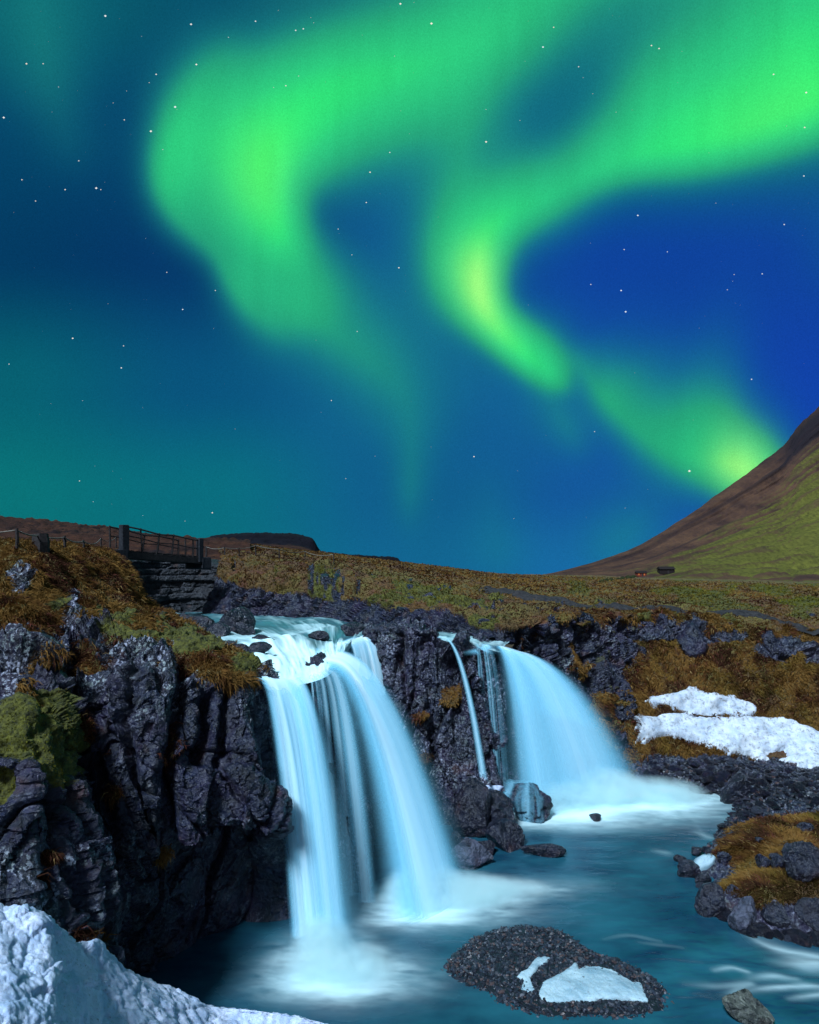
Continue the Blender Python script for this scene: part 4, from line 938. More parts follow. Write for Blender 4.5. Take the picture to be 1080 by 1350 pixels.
def patch(name, label, cat, poly, names, H=.3, R=7.0, step=1.6, rough=.06, mat=SNOW, seed=0, group=None, jag=3.0, holes=()):
    """a slab lying on the terrain, rounded at its rim, its outline given in view and carried onto the ground"""
    A = np.array(poly, float); x0, y0 = A.min(0) - 6; x1, y1 = A.max(0) + 6
    X, Y = np.meshgrid(np.arange(x0, x1, step), np.arange(y0, y1, step * .6), indexing='ij')
    fl = np.stack([X.ravel(), Y.ravel() * 1.6, 0 * X.ravel() + seed], 1)
    dist, ins = polydist(X, Y, A); sd = np.where(ins, dist, -dist)
    for (hx, hy, rx, ry) in holes: sd = np.minimum(sd, (np.hypot((X - hx) / rx, (Y - hy) / ry) - 1) * min(rx, ry))
    sd = sd + jag * fbm(fl, 12, 4, 170 + seed).reshape(X.shape)
    idx = -np.ones(X.shape, int); V = []
    for i in range(X.shape[0]):
        for j in range(X.shape[1]):
            if sd[i, j] > -3.2:
                h = hit(X[i, j], Y[i, j], names)
                if h is None: continue
                f = np.clip(sd[i, j] / R, 0, 1); t = H * math.sqrt(1 - (1 - f) ** 2) if sd[i, j] > 0 else .0
                if sd[i, j] < 0: t = -.12 * min(1, -sd[i, j] / 1.5)
                idx[i, j] = len(V); V.append(np.append(h[0], t))
    V = np.array(V); p = V[:, :3]
    # the slab's bed is smoother than the turf below it
    G = np.full(X.shape + (3,), np.nan); ii, jj = np.nonzero(idx >= 0); G[ii, jj] = p[idx[ii, jj]]
    for _ in range(8):
        A_ = np.stack([np.roll(G, s_, a_) for s_ in (-1, 1) for a_ in (0, 1)] + [G]); ok = ~np.isnan(A_[..., :1]); A_ = np.where(ok, A_, 0).sum(0) / np.maximum(ok.sum(0), 1)
        G = np.where((sd > 1.0)[..., None] & ~np.isnan(G), A_, G)
    p = G[ii, jj][np.argsort(idx[ii, jj])]
    up = np.array([0, -.45, .9]); up /= np.linalg.norm(up)
    nn = rough * (fbm(p, .5, 4, 180 + seed) * 1.4 + .5 * fbm(p, .12, 3, 181 + seed)) - .35 * rough * np.exp(-cells(p, .22, 182 + seed)[0] / .08)
    p = p + up * (V[:, 3] + nn * (V[:, 3] > .05))[:, None]
    q = np.stack([idx[:-1, :-1], idx[1:, :-1], idx[1:, 1:], idx[:-1, 1:]], -1).reshape(-1, 4); q = q[(q >= 0).all(1)]
    o = mesh_obj(name, p, q, mat, origin=p.mean(0)); tag(o, label, cat, group); return o
SN = ['slope', 'shore', 'wall']
patch('snow_patch', 'upper, smaller pitted snow patch lying on the brown grass slope', 'snow patch',
      [(849,926),(860,915),(868,916),(885,912),(900,911),(908,905),(918,907),(930,914),(945,916),(955,921),(968,917),(972,923),(990,927),(997,931),(992,943),(975,944),(950,943),(925,945),(900,944),(890,938),(885,930),(877,928),(862,934)], SN, H=.12, R=7, rough=.03, mat=SNOW2, jag=5.0, seed=1, group='snow left on the right bank')
patch('snow_patch', 'lower, long snow patch above the dark rubble at the right', 'snow patch',
      [(836,948),(845,944),(870,945),(893,943),(920,947),(950,948),(980,947),(1005,946),(1030,947),(1055,956),(1080,964),(1130,978),(1180,985),(1190,1005),(1130,1012),(1080,1010),(1060,1011),(1045,1005),(1030,1000),(1010,1003),(985,998),(960,996),(945,990),(930,985),(910,980),(895,974),(875,972),(860,978),(845,984),(836,981),(839,968)], SN, H=.22, R=8, rough=.03, mat=SNOW2, jag=4.5, seed=2, group='snow left on the right bank', holes=((1024,996,18,5),(870,984,30,7)))

# ------------------------------------------------------------------ gravel island in the pool
ISL_PX = [(583,1276),(598,1258),(622,1240),(652,1228),(690,1221),(725,1224),(752,1234),(772,1251),(800,1263),(832,1272),(862,1288),(880,1306),(878,1326),(850,1338),(800,1342),(750,1342),(700,1334),(664,1322),(640,1306),(612,1294)]
ISL = [P0(*q)[:2] for q in ISL_PX]
ix = np.arange(.2, 5.6, .04); iy = np.arange(10.8, 14.6, .04)
X, Y = np.meshgrid(ix, iy, indexing='ij'); shp = X.shape; flat = np.stack([X.ravel(), Y.ravel(), 0 * X.ravel()], 1)
dist, ins = polydist(X, Y, ISL); dist = np.where(ins, dist, -dist) + .10 * fbm(flat, .5, 3, 401).reshape(shp)
Z = -.16 + .19 * sst(-.48, .20, dist) + .04 * sst(.2, .9, dist) + .03 * fbm(flat, .35, 3, 402).reshape(shp)
IV = np.stack([X, Y, Z], -1)
def gravel_material(name):
    t = NT(name); c = t.attr('tint').outputs['Color']; n = t.noise(t.pos(), 30, 4, .7)
    c = t.mix(t.rng(n, .35, .7, 0, .6), c, (.008, .009, .013))
    return t.surf(t.principled(c, .42, .5, t.bump(n, .5, .01)))
GRAVEL = gravel_material('wet_gravel')
tint0 = np.tile([[.008, .010, .016]], (X.size, 1))
o = mesh_obj('gravel_bar', IV.reshape(-1, 3), gridfaces(*shp), GRAVEL, {'tint': tint0}); tag(o, kind='structure')
keep('island', IV, np.stack([HX + X / Y * F, HY + (EYE - Z) / Y * F, Y], -1), facing(gnormals(IV), IV), None)
_bm = bmesh.new(); bmesh.ops.create_icosphere(_bm, subdivisions=1, radius=1.0)
ICO = np.array([v.co[:] for v in _bm.verts]); ICOF = np.array([[v.index for v in f.verts] for f in _bm.faces]); _bm.free()
def pebbles(name, label, pts, smin, smax, seed, light=.15):
    rs = np.random.RandomState(seed); n = len(pts)
    s = smin + (smax - smin) * rs.rand(n) ** 2.6
    ax = np.stack([s * rs.uniform(.8, 1.3, n), s * rs.uniform(.6, 1.0, n), s * rs.uniform(.35, .7, n)], 1)
    th = rs.uniform(0, 6.28, n); c, sn = np.cos(th), np.sin(th)
    jit = 1 + rs.uniform(-.28, .28, (n, len(ICO)))
    v = ICO[None] * jit[..., None] * ax[:, None]
    x = v[..., 0] * c[:, None] - v[..., 1] * sn[:, None]; y = v[..., 0] * sn[:, None] + v[..., 1] * c[:, None]
    tilt = rs.uniform(-.5, .5, (n, 1)); z = v[..., 2] + x * tilt
    V = np.stack([x, y, z], -1) + np.asarray(pts)[:, None]
    Fa = (ICOF[None] + (np.arange(n) * len(ICO))[:, None, None]).reshape(-1, 3)
    b = rs.rand(n); base = np.array([.009, .011, .018]) * (1 + 2.4 * b ** 2)[:, None]
    base = np.where((rs.rand(n) < light)[:, None], np.array([.075, .08, .10]) * rs.uniform(.6, 1.3, (n, 1)), base)
    base = np.where((rs.rand(n) < .10)[:, None], np.array([.075, .045, .045]), base)
    o = mesh_obj(name, V.reshape(-1, 3), Fa, GRAVEL, {'tint': np.repeat(base, len(ICO), 0)}, smooth=False); tag(o, label, 'gravel', kind='stuff')
rs = np.random.RandomState(5)
cand = np.stack([rs.uniform(.4, 5.4, 26000), rs.uniform(11.0, 14.5, 26000)], 1)
cd, ci = polydist(cand[:, 0], cand[:, 1], ISL); cd = np.where(ci, cd, -cd) + .10 * fbm(np.stack([cand[:, 0], cand[:, 1], 0 * cand[:, 0]], 1), .3, 3, 405)
cand = cand[(cd > -.20)][:7600]
iz = (-.16 + .19 * sst(-.48, .20, cd) + .04 * sst(.2, .9, cd))[cd > -.20][:7600]
pebbles('gravel', 'dark wet pebbles covering the low gravel bar in the pool', np.column_stack([cand, iz + .008]), .018, .062, 6)
patch('ice_sheet', 'larger pale sheet of ice on the gravel bar', 'ice sheet', [(711,1306),(716,1296),(722,1290),(735,1284),(744,1281),(751,1275),(757,1269),(762,1272),(764,1278),(775,1273),(790,1274),(805,1278),(815,1284),(822,1290),(835,1294),(846,1296),(850,1305),(853,1320),(835,1321),(800,1320),(775,1322),(750,1323),(725,1323),(713,1318)], ['island'], H=.075, R=9, step=1.6, rough=.028, mat=ICE, seed=3, jag=3.5, group='ice on the gravel bar')
patch('ice_sheet', 'smaller crescent-shaped scrap of ice on the gravel bar', 'ice sheet', [(681,1288),(686,1282),(694,1279),(700,1270),(708,1263),(718,1261),(726,1263),(722,1270),(712,1274),(706,1282),(698,1290),(702,1297),(705,1306),(696,1310),(687,1304),(690,1294)], ['island'], H=.06, R=5, step=1.3, rough=.025, mat=ICE, seed=4, jag=2.0, group='ice on the gravel bar')
patch('ice_sheet', 'thin grey ice plate at the water edge beside the right-hand hummock', 'ice sheet', [(908,1143),(916,1133),(926,1128),(938,1126),(944,1132),(940,1140),(932,1147),(918,1151)], ['shore', 'pool_ice'] if 'pool_ice' in SURF else ['shore'], H=.10, R=5, step=1.6, rough=.012, mat=ICE, seed=6, jag=1.5)

# ------------------------------------------------------------------ boulders
_sph = {}
def sphere(sub):
    if sub not in _sph:
        bm = bmesh.new(); bmesh.ops.create_icosphere(bm, subdivisions=sub, radius=1.0)
        _sph[sub] = (np.array([v.co[:] for v in bm.verts]), np.array([[v.index for v in f.verts] for f in bm.faces])); bm.free()
    return _sph[sub]
def rock_shape(seed, sub=4, planes=12, rough=.10):
    N, Fa = sphere(sub); rs = np.random.RandomState(seed)
    pl = rs.normal(size=(planes, 3)); pl /= np.linalg.norm(pl, axis=1, keepdims=True); d = rs.uniform(.50, 1.0, planes)
    k = N @ pl.T; r = np.where(k > .05, d / np.maximum(k, .05), 9); r = np.concatenate([r, np.full((len(N), 1), 1.12)], 1)
    r = -np.log(np.exp(-34 * r).sum(1)) / 34
    V = N * r[:, None]
    e, h, _ = cells(V, .5, seed + 7); e2, h2, _ = cells(V, .2, seed + 8)
    return V + N * (rough * (.8 * h - .25 * np.exp(-e / .06) + .35 * h2) + .5 * rough * fbm(V, .35, 3, seed))[:, None], Fa
def boulder(label, px, py, w, h, seed, z=0.0, d=None, mat=None, group=None, name='boulder', sub=4, sink=.36, ry=.8, on=None, rough=.085, rot=0.0, planes=12):
    """px, py: middle of its foot in view; w, h: its size in view"""
    if on:
        q = hit(px, py, on); c = q[0] if q is not None else P0(px, py, z)
    else:
        c = P0(px, py, z) if d is None else P(px, py, d)
    D = c[1]; sx = w / F * D * .5; sz = h / F * D / (1.75 - sink)
    V, Fa = rock_shape(seed, sub, planes, rough)
    V = V / np.abs(V).max(0) * np.array([sx, sx * ry, sz])
    c2, s2 = math.cos(rot), math.sin(rot)
    V = np.stack([V[:, 0] * c2 - V[:, 2] * s2, V[:, 1], V[:, 0] * s2 + V[:, 2] * c2], 1)
    V[:, 2] += sz * (1 - sink * 1.1)
    c = c + np.array([0, sx * ry * .7, 0])
    o = mesh_obj(name, V, Fa, mat or BOULDER, smooth=False); o.location = c
    tag(o, label, 'boulder' if name == 'boulder' else name, group); return o
# at the foot of the middle wall
boulder('pale flat-topped boulder beside the foot of the broad waterfall arm', 621, 1146, 64, 38, 501, mat=PALE, ry=.75, sub=5)
boulder('tall black boulder under the thin thread of water', 625, 1108, 60, 66, 502, mat=WET, sub=5, ry=.9)
boulder('sloping black boulder right of the thin thread of water', 662, 1100, 54, 44, 503, mat=WET, sub=5)
boulder('long black boulder in front of the thin thread of water', 668, 1122, 56, 30, 504, mat=WET)
boulder('low flat black slab farthest right of the boulders below the black wall', 716, 1131, 66, 14, 505, mat=WET, ry=.4, sink=.4)
boulder('small black stone between the pale boulder and the flat slab', 640, 1128, 30, 18, 506, mat=WET)
DOME = boulder('rounded dome boulder with water running over it under the fan-shaped fall', 703, 1087, 72, 44, 538, mat=BOULDER, sub=5, ry=.9, rough=.11, planes=34)
boulder('small black stone at the left foot of the thin thread of water', 603, 1122, 24, 20, 509, mat=WET)
boulder('lone small stone sticking out of the white foam', 786, 1083, 17, 9, 530, mat=WET)
for k, dn in enumerate((.30, .22)):
    V = np.array([v.co[:] for v in DOME.data.vertices]); Fa = np.array([f.vertices[:] for f in DOME.data.polygons]); sc = np.abs(V).max(0); U_ = V / sc
    az_ = np.arctan2(U_[:, 0], -U_[:, 1] + .15); nn = fbm(np.stack([az_ * 9, U_[:, 2] * .5, 0 * az_ + k], 1), 1, 3, 640 + k)
    dn_ = dn * np.clip(.45 + 1.5 * nn, 0, 1) * sst(.75, .05, az_) * sst(-.5, .1, U_[:, 2]) * sst(.25, -.1, U_[:, 1])
    local(mesh_obj('veil', V * (1.03 + .05 * k) + np.array(DOME.location), Fa, FALLM, {'wateriness': dn_}, parent=right), right)
patch('ice_ledge', 'white scrap of ice lodged on the ledge beside the thin thread of water', 'ice', [(620,1044),(630,1037),(645,1036),(656,1038),(668,1040),(670,1046),(660,1049),(648,1053),(638,1050),(628,1050)], ['wall'], H=.14, R=4, step=1.4, rough=.03, mat=SNOW, seed=7, jag=2.5)
# river above the falls
boulder('biggest dark wet boulder standing in the river above the falls', 301, 838, 62, 33, 511, z=5.42, mat=WET, sub=5, ry=.8)
for k, (px, py, w, h, lab) in enumerate(((256,836,42,14,'low black rock left of the biggest river boulder'),(285,842,30,12,'low black rock just in front of the biggest river boulder'),(322,838,26,13,'small black rock against the right side of the biggest river boulder'),
     (240,824,26,10,'small black rock nearest the river bend by the left bank'),(304,858,18,8,'tiny black rock by the left bank above the falls'),(320,864,24,10,'black rock farther left of the pair near the brink'),(341,864,30,10,'black rock farther right of the pair near the brink'),(319,874,20,11,'black rock nearest the brink beside the mossy cliff top'),
     (344,850,34,8,'water-washed dark hump in the rapids left of the white chute'),(417,846,30,8,'water-washed dark hump in the middle of the rapids'),(462,840,32,14,'dark rock at the right end of the rapids'),(384,802,20,6,'flat dark stone at the far river edge'))):
    boulder(lab, px, py, w * 1.1, h * 1.5, 520 + k, z=5.44, mat=WET, sub=4, ry=.7, group='rocks in the river above the falls')
# right shore
boulder('dark split boulder at the left tip of the grassy hummock', 946, 1212, 46, 34, 541, mat=WET, sub=5)
boulder('lichen-spotted purple boulder at the front of the grassy hummock', 990, 1231, 50, 36, 542, mat=PALE, sub=5, rot=.3)
boulder('black boulder wedged between the split one and the purple one', 968, 1206, 36, 30, 543, mat=WET)
boulder('dark boulder below the overhanging grass at the right', 1034, 1232, 52, 30, 544, mat=WET, ry=.6)
boulder('dark boulder at the right edge below the hummock', 1082, 1238, 52, 44, 545, mat=WET, ry=.6)
boulder('squat black block with grass on top, right of the hummock', 1066, 1164, 54, 44, 546, on=['shore'], mat=WET, sub=5, sink=.2)
for k, (px, py, w, h, lab) in enumerate(((1010,1146,22,17,'left one of two dark stones side by side on the hummock'),(1030,1148,26,19,'right one of two dark stones side by side on the hummock'),(1066,1100,22,12,'dark stone at the top of the hummock near the right edge'),
     (957,1140,20,14,'dark stone on the left slope of the hummock'),(1004,1112,14,7,'flat little stone half sunk in the turf'),(1024,1135,16,8,'pale little stone just above the two dark stones'))):
    boulder(lab, px, py, w, h, 560 + k, on=['shore'], mat=BOULDER, group='stones on the grassy hummock')
for k, (px, py, w, h, lab) in enumerate(((912,1158,32,18,'rounded black stone below the ice plate'),(900,1139,18,9,'flat black stone farthest out left of the ice plate'),(921,1129,20,9,'black stone behind the ice plate'),(945,1140,24,18,'black stone right of the ice plate'),(930,1167,24,14,'dark stone between the ice plate and the split boulder'),
     (975,1062,44,34,'big dark block at the corner of the rubble by the foam'),(934,1048,38,7,'flat dark slab awash right of the white foam'))):
    boulder(lab, px, py, w, h, 570 + k, mat=WET, group='stones along the right shore')
boulder('mossy angular boulder in the shallows at the bottom right', 994, 1352, 74, 32, 549, mat=rock_material('lichened_basalt', local=True, masks=False, dark=(.010, .013, .013), light=(.13, .145, .12), purple=(.05, .055, .05), rough=.45), sub=5, ry=.7, rot=-.35)
for k, (px, py, w, h, lab) in enumerate(((918,862,40,34,'jutting dark outcrop at the top of the slope, left of the pair'),(1026,868,50,32,'dark outcrop at the top of the slope, right of the pair'))):
    boulder(lab, px, py, w, h, 580 + k, on=['slope'], mat=BOULDER, sub=5, sink=.5, ry=1.1, group='outcrops at the top of the slope')
# loose stones of the rubble: alike, each its own object
protos = [mesh_data('rubble_stone', *(lambda vf: (vf[0] / np.abs(vf[0]).max(0), vf[1]))(rock_shape(600 + k, 2)), smooth=False, mat=(BOULDER, WET, BOULDER, WET, PALE)[k % 5]) for k in range(10)]
rs = np.random.RandomState(12); n_ = 0; tries = 0
RUB = [(842,1022),(880,1008),(930,1000),(985,1004),(1040,1014),(1084,1014),(1084,1066),(1040,1062),(1000,1072),(975,1092),(945,1116),(925,1124),(905,1140),(896,1134),(930,1106),(955,1082),(964,1064),(955,1050),(920,1040),(870,1034)]
while n_ < 230 and tries < 4000:
    tries += 1; px, py = rs.uniform(842, 1084), rs.uniform(1000, 1140)
    dd, ins = polydist(np.array([px]), np.array([py]), RUB)
    if not ins[0]: continue
    q = hit(px, py, ['shore', 'slope'])
    if q is None: continue
    s = rs.uniform(3.5, 8) if rs.rand() < .75 else rs.uniform(8, 15); r = s / F * q[0][1] * .62
    o = bpy.data.objects.new('rubble_stone', protos[n_ % 10]); COL.objects.link(o)
    o.location = q[0] + np.array([0, 0, r * .15]); o.scale = (r * rs.uniform(.9, 1.5), r * rs.uniform(.8, 1.2), r * rs.uniform(.5, .9)); o.rotation_euler = (rs.uniform(-.3, .3), rs.uniform(-.3, .3), rs.uniform(0, 6.28))
    tag(o, 'dark angular stone in the rubble between the long snow patch and the pool', 'stone', 'rubble stones on the right shore'); n_ += 1
pr = np.random.RandomState(21)
EDGE = cr(np.array([(922,1186),(934,1200),(950,1212),(968,1220),(985,1232),(1002,1236),(1020,1238),(1040,1240),(1060,1244),(1082,1247)], float), np.linspace(0, 9, 30))
for k, (px, py) in enumerate(EDGE):
    s = pr.uniform(10, 24); px += pr.normal() * 3; py += pr.normal() * 2 - 2; c = P0(px, py - pr.uniform(0, 16) * (k % 2)); r = s / F * c[1] * .6
    o = bpy.data.objects.new('shore_stone', protos[(1, 4, 6, 9)[k % 4]]); COL.objects.link(o); o.location = c + np.array([0, 0, r * .2])
    o.scale = (r * pr.uniform(.9, 1.4), r * pr.uniform(.8, 1.1), r * pr.uniform(.6, 1.0)); o.rotation_euler = (pr.uniform(-.4, .4), pr.uniform(-.4, .4), pr.uniform(0, 6.28))
    tag(o, 'dark wet stone at the waterline below the grassy hummock', 'stone', 'waterline stones below the hummock')
# fine gravel between them
cand = []
while len(cand) < 1500:
    px, py = rs.uniform(842, 1084), rs.uniform(1000, 1140); dd, ins = polydist(np.array([px]), np.array([py]), RUB)
    if ins[0]:
        q = hit(px, py, ['shore', 'slope'])
        if q is not None: cand.append(q[0])
pebbles('gravel', 'fine dark gravel between the stones on the right shore', np.array(cand), .04, .12, 8)

# ------------------------------------------------------------------ footbridge
def wood_material(name, a, b):
    t = NT(name); p = t.obj(); n = t.noise(t.mapv(p, (1, 1, 1)), 9, 5, .7)
    return t.surf(t.principled(t.mix(t.rng(n, .3, .7), a, b), .85, .2, t.bump(n, .5, .01)))
WOOD = wood_material('weathered_timber', (.010, .009, .011), (.050, .040, .040)); STONE = wood_material('bridge_stone', (.008, .009, .013), (.030, .032, .040))
ROPE = wood_material('pale_rope', (.09, .08, .07), (.20, .175, .15)); IRON = wood_material('dark_iron', (.010, .010, .012), (.035, .030, .030))
A = P(163, 725, 29.6); B = P(266, 733.5, 33.0); ax = B - A; Lb = np.linalg.norm(ax); ax /= Lb; fl = np.array([ax[0], ax[1], 0]); fl /= np.linalg.norm(fl); ay = np.array([-fl[1], fl[0], 0]); az = np.cross(ax, ay)
br = empty('footbridge', A); tag(br, 'small dark footbridge with leaning railing posts over the river', 'footbridge')
def bpart(name, VF, m): return local(mesh_obj(name, VF[0], VF[1], m, smooth=False, parent=br), br)
W = 1.3
nb = 17
for k in range(nb):
    c = A + ax * (Lb * (k + .5) / nb) + ay * W / 2 + az * (-.03 + .012 * math.sin(k * 2.3))
    bpart('plank', box(c, Lb / nb * .9, W + .06 * math.sin(k * 1.7), .06, ax, ay, az), WOOD)
for s in (.06, W - .06):
    bpart('beam', box(A + ax * Lb / 2 + ay * s - az * .22, Lb + .4, .16, .30, ax, ay, az), WOOD)
bpart('abutment', box(A - ax * .25 + ay * W / 2 - np.array([0, 0, .55]), .8, W + .5, 1.1, ax, ay, (0, 0, 1), .04), STONE)
bpart('abutment', box(B + ax * .25 + ay * W / 2 - np.array([0, 0, .33]), .5, W + .3, .60, ax, ay, (0, 0, 1), .04), STONE)
def on_rail(px, py, side):   # a point above the deck edge seen at this pixel
    f = (px - 163) / 103.0
    base = A + ax * (Lb * f) + ay * (W * side + .0)
    d = base[1]; return np.array([base[0], d, EYE + (HY - py) / F * d]), base
for side in (0.02, .98):
    dy = 0 if side < .5 else 1.0
    tops = []
    for px, ty, lean, r in ((164, 693.5, 0, .17 if side < .5 else .05), (184, 698, -.06, .045), (208, 704.5, .16, .045), (227, 706, .12, .05), (254, 711.5, .03, .055), (264, 711, 0, .13 if side < .5 else .05)):
        tp, bs = on_rail(px, ty + dy, side); tops.append(tp.copy()); mid = (tp + bs) / 2
        b0 = bs - ax * lean * 1.3 - np.array([0, 0, .25])
        if r > .08: bpart('post', box((tp + b0) / 2, r * 2, r * 2, tp[2] - b0[2] + .1, ax, ay, (0, 0, 1), .02), STONE)
        else: bpart('post', tube([b0, (b0 + tp) / 2 + ax * .02, tp + np.array([0, 0, .06])], [r, r * .9, r * .8]), WOOD)
    tops = np.array(tops)[:-1] if side > .5 else np.array(tops); pts = cr(tops, np.linspace(0, len(tops) - 1, 30))
    bpart('handrail', tube(pts, .042), IRON)
    bpart('lower_rail', tube(pts - np.array([0, 0, .42]), .028), IRON)

# ------------------------------------------------------------------ rope fences
def fence(label, posts, names, rope_end=None, r=.045, second=None):
    P_ = []
    for px, py, ty, rr in posts:
        q = hit(px, py, names); b = q[0] if q is not None else P(px, py, 33)
        P_.append((b, b + np.array([0, 0, (py - ty) / F * b[1]]), rr))
    e = empty('rope_fence', P_[0][0]); tag(e, label, 'rope fence', 'rope fences along the path')
    for b, t_, rr in P_:
        if rr <= 0: continue
        VF = tube([b - np.array([0, 0, .3]), (b + t_) / 2 + np.array([.02, 0, 0]), t_ + np.array([0, 0, .05])], [rr, rr * .95, rr * .85], 7)
        local(mesh_obj('post', VF[0], VF[1], WOOD, smooth=False, parent=e), e)
    pts = []
    for (b0, t0, _), (b1, t1, _) in zip(P_[:-1], P_[1:]):
        for f in np.linspace(0, 1, 9)[:-1]:
            p_ = lerp(t0, t1, f); p_ = p_ - np.array([0, 0, .35 * 4 * f * (1 - f) * min(.6, .10 * np.linalg.norm(t1 - t0))]); pts.append(p_)
    pts.append(P_[-1][1])
    VF = tube(pts, .024, 5); local(mesh_obj('rope', VF[0], VF[1], ROPE, parent=e), e)
fence('sagging pale rope fence on short posts left of the footbridge', [(-120,724,700,.05),(-50,723,702,.05),(22,722,699,.05),(53,723,706,.26),(85,723,708.5,.05),(110,723,713.5,.04),(133,723,710,.05),(153,722,708.5,.05)], ['hill', 'bank'])
fence('thin rope fence on short posts right of the footbridge', [(272,734,721,.06),(296,733,722,.04),(315,733,723,.04),(337,732,719,.045),(368,737,724,.04),(402,738,727,.04),(440,743,731,.04)], ['ground', 'hill'])

# ------------------------------------------------------------------ far huts and scrub at the foot of the mountain
def hut(label, px, py, w, h, wallc, roofc, lit):
    q = hit(px, py, ['mountain', 'ground']); c = q[0]; D = c[1]; L = w / F * D; Hh = h / F * D
    e = empty('hut', c); tag(e, label, 'hut', 'small huts under the mountain')
    V, Fs = box(c + np.array([0, 0, Hh * .28]), L, L * .6, Hh * .9); local(mesh_obj('wall', V, Fs, wallc, smooth=False, parent=e), e)
    x0, x1 = c[0] - L * .54, c[0] + L * .54; y0, y1 = c[1] - L * .36, c[1] + L * .36; z0_, z1_ = c[2] + Hh * .70, c[2] + Hh * 1.15
    RV_ = np.array([(x0, y0, z0_), (x1, y0, z0_), (x1, y1, z0_), (x0, y1, z0_), (x0, c[1], z1_), (x1, c[1], z1_)])
    local(mesh_obj('roof', RV_, [np.array([(0, 1, 5, 4), (2, 3, 4, 5), (3, 2, 1, 0)]), np.array([(0, 4, 3), (1, 2, 5)])], roofc, smooth=False, parent=e), e)
    for f in lit:
        V, Fs = box(c + np.array([L * f, -L * .30 - .03, Hh * .36]), L * .10, .10, Hh * .36)
        t = NT('lit_window'); m = t.surf(t.n('ShaderNodeEmission', Color=(1.0, .32, .10, 1), Strength=.4).outputs[0]); local(mesh_obj('window', V, Fs, m, smooth=False, parent=e), e)
    V, Fs = box(c + np.array([L * .05, -L * .30 - .02, Hh * .22]), L * .10, .08, Hh * .6); local(mesh_obj('door', V, Fs, WOOD, smooth=False, parent=e), e)
DK = wood_material('dark_boards', (.010, .007, .008), (.022, .014, .014)); RD = wood_material('red_boards', (.10, .02, .015), (.17, .035, .02))
hut('low dark hut at the mountain foot, right of the lit one', 878, 756, 19, 8, DK, DK, [])
hut('red hut with glowing orange windows at the mountain foot', 845, 759.5, 13, 6, RD, DK, [-.3, .25])
sc = []
rs = np.random.RandomState(9)
for k in range(70):
    f = rs.rand(); px, py = 790 + 48 * f + rs.normal() * 1.5, 766.5 - 6 * f + rs.normal() * .5; q = hit(px, py, ['mountain', 'ground'])
    if q is None: continue
    r = rs.uniform(1.0, 2.4) / F * q[0][1]; v = ICO * (1 + rs.uniform(-.35, .35, (len(ICO), 1))) * np.array([r * 1.5, r, r * .9]); sc.append((v + q[0], [ICOF]))
V, Fs = join(sc); t = NT('dark_scrub'); n = t.noise(t.pos(), .9, 4)
o = mesh_obj('scrub', V, Fs, t.surf(t.principled(t.mix(n, (.010, .014, .006), (.030, .034, .012)), .95, .1)), smooth=False); tag(o, 'dark line of low scrub leading to the small huts', 'scrub', kind='stuff')

# ------------------------------------------------------------------ grass and moss
def blade_material():
    t = NT('dry_grass'); c = t.attr('tint').outputs['Color']
    df = t.n('ShaderNodeBsdfDiffuse', Color=c); tr = t.n('ShaderNodeBsdfTranslucent', Color=c); ms = t.n('ShaderNodeMixShader'); t.set(ms, 0, .25); t.set(ms, 1, df.outputs[0]); t.set(ms, 2, tr.outputs[0])
    return t.surf(ms.outputs[0])
BLADE = blade_material()
KEEP_OFF = [[(849,926),(868,914),(908,905),(930,914),(970,918),(996,931),(992,943),(925,946),(890,938),(877,928)], [(836,948),(893,943),(1030,947),(1130,978),(1190,985),(1190,1005),(1045,1005),(985,998),(910,980),(875,972),(839,975)]] if True else []
PAL = np.array([(.122, .053, .018), (.200, .104, .030), (.310, .200, .080), (.050, .021, .013), (.120, .038, .028)])
GRN = np.array([(.105, .100, .012), (.165, .155, .020), (.052, .052, .009)])
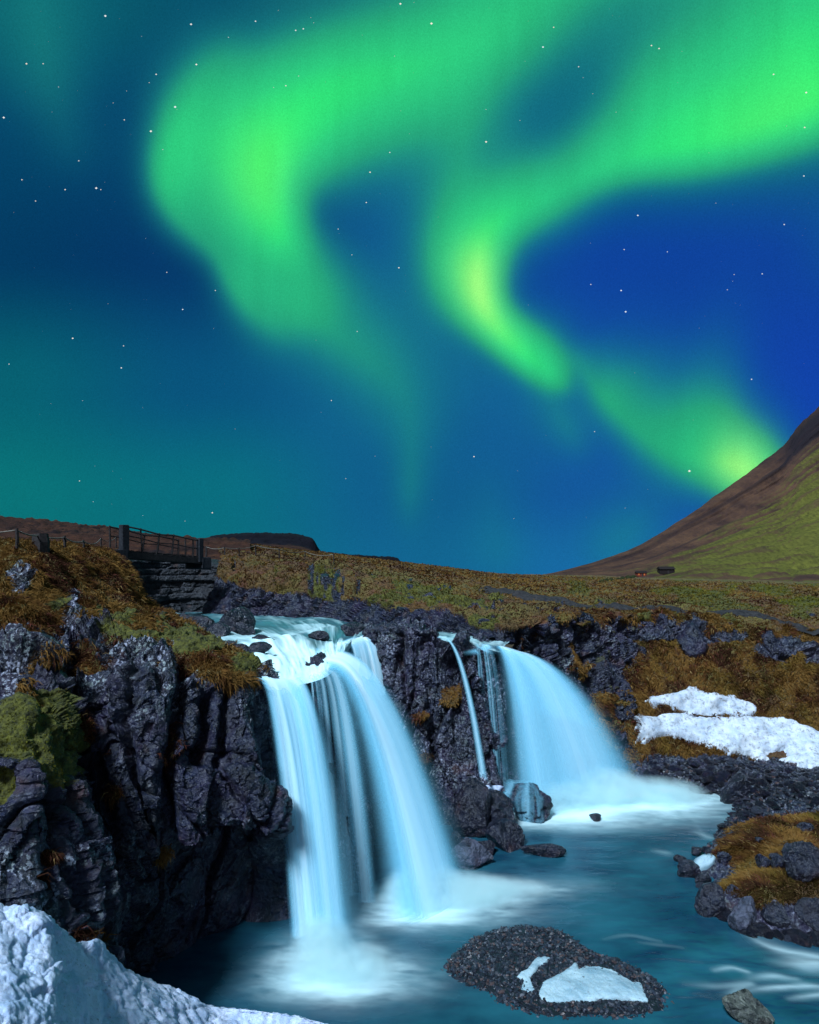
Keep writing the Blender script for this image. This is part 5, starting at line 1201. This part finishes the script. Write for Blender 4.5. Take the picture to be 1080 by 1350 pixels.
def grass(label, key, which, N, length, seed, greenness=.15, sideways=.3, region=None, stiff=.55, near=1.0, tint=1.0):
    s = SURF[key]; V = s['V']; n = s['n']; S = s['S']; m = np.clip(which, 0, 1)
    a = np.linalg.norm(np.cross(V[1:, :-1] - V[:-1, :-1], V[:-1, 1:] - V[:-1, :-1]), axis=2)
    mm = (m[:-1, :-1] + m[1:, 1:]) / 2; d = V[:-1, :-1, 1]
    view = np.array([0, 0, EYE]) - V[:-1, :-1]; view /= np.linalg.norm(view, axis=2, keepdims=True)
    w = a * mm / d ** 2 * np.clip(np.abs(np.sum(view * n[:-1, :-1], 2)) + .12, 0, 1) * (mm > .3)
    px, py = S[:-1, :-1, 0], S[:-1, :-1, 1]
    w = w * ((px > -120) & (px < 1200) & (py < 1400))
    w = w * sst(190, 120, d)
    for poly in KEEP_OFF: dd_, in_ = polydist(px, py, poly); w = w * ~(in_ & (dd_ > 2))
    if region is not None: w = w * region[:-1, :-1]
    rs = np.random.RandomState(seed); w = w.ravel() / w.sum()
    k = rs.choice(len(w), N, p=w); i, j = np.unravel_index(k, mm.shape); u, v = rs.rand(N, 1), rs.rand(N, 1)
    p = (V[i, j] * (1 - u) + V[i + 1, j] * u) * (1 - v) + (V[i, j + 1] * (1 - u) + V[i + 1, j + 1] * u) * v; nn = n[i, j]
    dn = np.array([0, 0, -1.]) - nn * (-nn[:, 2:3]); dn = dn / (np.linalg.norm(dn, axis=1, keepdims=True) + .05)
    big = np.stack([fbm(p, 1.2, 2, seed + q) for q in range(3)], 1)        # tufts lean together
    d0 = nn * stiff + big * 1.3 * sideways + rs.normal(size=(N, 3)) * sideways * .8 + dn * .35 + np.array([0, 0, .15]); d0 /= np.linalg.norm(d0, axis=1, keepdims=True)
    d1 = d0 * .45 + dn * .9 + big * .9 * sideways + rs.normal(size=(N, 3)) * .15; d1 /= np.linalg.norm(d1, axis=1, keepdims=True)
    dist = p[:, 1:2]; L = length * rs.uniform(.5, 1.25, (N, 1)) * (1 + .5 * np.tanh(2 * fbm(p, .6, 2, seed + 9))[:, None]) * np.clip(dist / 26, 1, 2.5)
    wd = np.maximum(.007, dist * .00052) * rs.uniform(.7, 1.4, (N, 1))
    vw = np.array([0, 0, EYE]) - p; sd_ = np.cross(d0, vw); sd_ /= np.linalg.norm(sd_, axis=1, keepdims=True) + 1e-9
    sd_ = sd_ + rs.normal(size=(N, 3)) * .5; b = p - nn * .02; mid = b + d0 * L * .5; tip = mid + d1 * L * .5
    Vb = np.stack([b - sd_ * wd, b + sd_ * wd, mid + sd_ * wd * .7, mid - sd_ * wd * .7, tip], 1).reshape(-1, 3)
    o5 = np.arange(N)[:, None] * 5
    c1 = fbm(p, 1.6 * tint, 3, seed + 20); c2 = fbm(p, .5 * tint, 3, seed + 21)
    t = np.clip((c1 * 1.9 + c2 * 1.7 + rs.normal(size=N) * .12) * .9 + .5, 0, 1)[:, None]
    col = np.where(t < .5, lerp(PAL[3], PAL[0], t * 2), lerp(PAL[0], PAL[1], t * 2 - 1)); col = np.where(rs.rand(N, 1) < .06, PAL[2] * rs.uniform(.6, 1.1, (N, 1)), col); col = np.where((rs.rand(N, 1) < .10) & (t < .6), PAL[4], col)
    g = sst(.62, .38, 1 - greenness + .55 * fbm(p, 1.1, 3, seed + 30) + .06 * rs.normal(size=N))[:, None] if np.isscalar(greenness) else np.clip(greenness[i, j] + .5 * fbm(p, 1.0, 3, seed + 30) + .06 * rs.normal(size=N), 0, 1)[:, None]
    gc = lerp(GRN[2], GRN[1], np.clip(.5 + 1.3 * c2[:, None] + .2 * rs.normal(size=(N, 1)), 0, 1)); col = lerp(col, gc, g) * rs.uniform(.88, 1.12, (N, 1))
    o = mesh_obj('grass', Vb, [np.concatenate([o5 + 0, o5 + 1, o5 + 2, o5 + 3], 1), np.concatenate([o5 + 3, o5 + 2, o5 + 4], 1)], BLADE, {'tint': np.repeat(col, 5, 0)}); tag(o, label, 'grass', kind='stuff')
def masks(key): mo, gr = SURF[key]['m']; return mo, gr
mo, gr = masks('bank'); grass('matted golden grass hanging over the left bank', 'bank', gr, 70000, .26, 700, .12, .35)
grass('short bright moss on the ledges of the left cliff', 'bank', mo * 1.3, 30000, .04, 710, .8 * np.ones(mo.shape), .5, stiff=1.0)
mo, gr = masks('slope'); grass('rust-brown and olive grass covering the right-hand slope', 'slope', np.maximum(gr, mo), 85000, .22, 720, np.clip(mo * .9, 0, 1), .35)
mo, gr = masks('ground'); grass('brown and yellow-green grass over the open plateau', 'ground', np.maximum(gr, mo), 115000, .11, 730, np.clip(mo * 1.05, 0, 1), .20, tint=3.0)
mo, gr = masks('shore'); grass('orange-brown grass on the hummock by the right shore', 'shore', np.maximum(gr, mo), 42000, .17, 740, np.clip(mo * .8, 0, 1), .35)
mo, gr = masks('wall'); grass('brown tufts clinging to the dark wall by the falls', 'wall', gr, 20000, .20, 750, .05, .35)
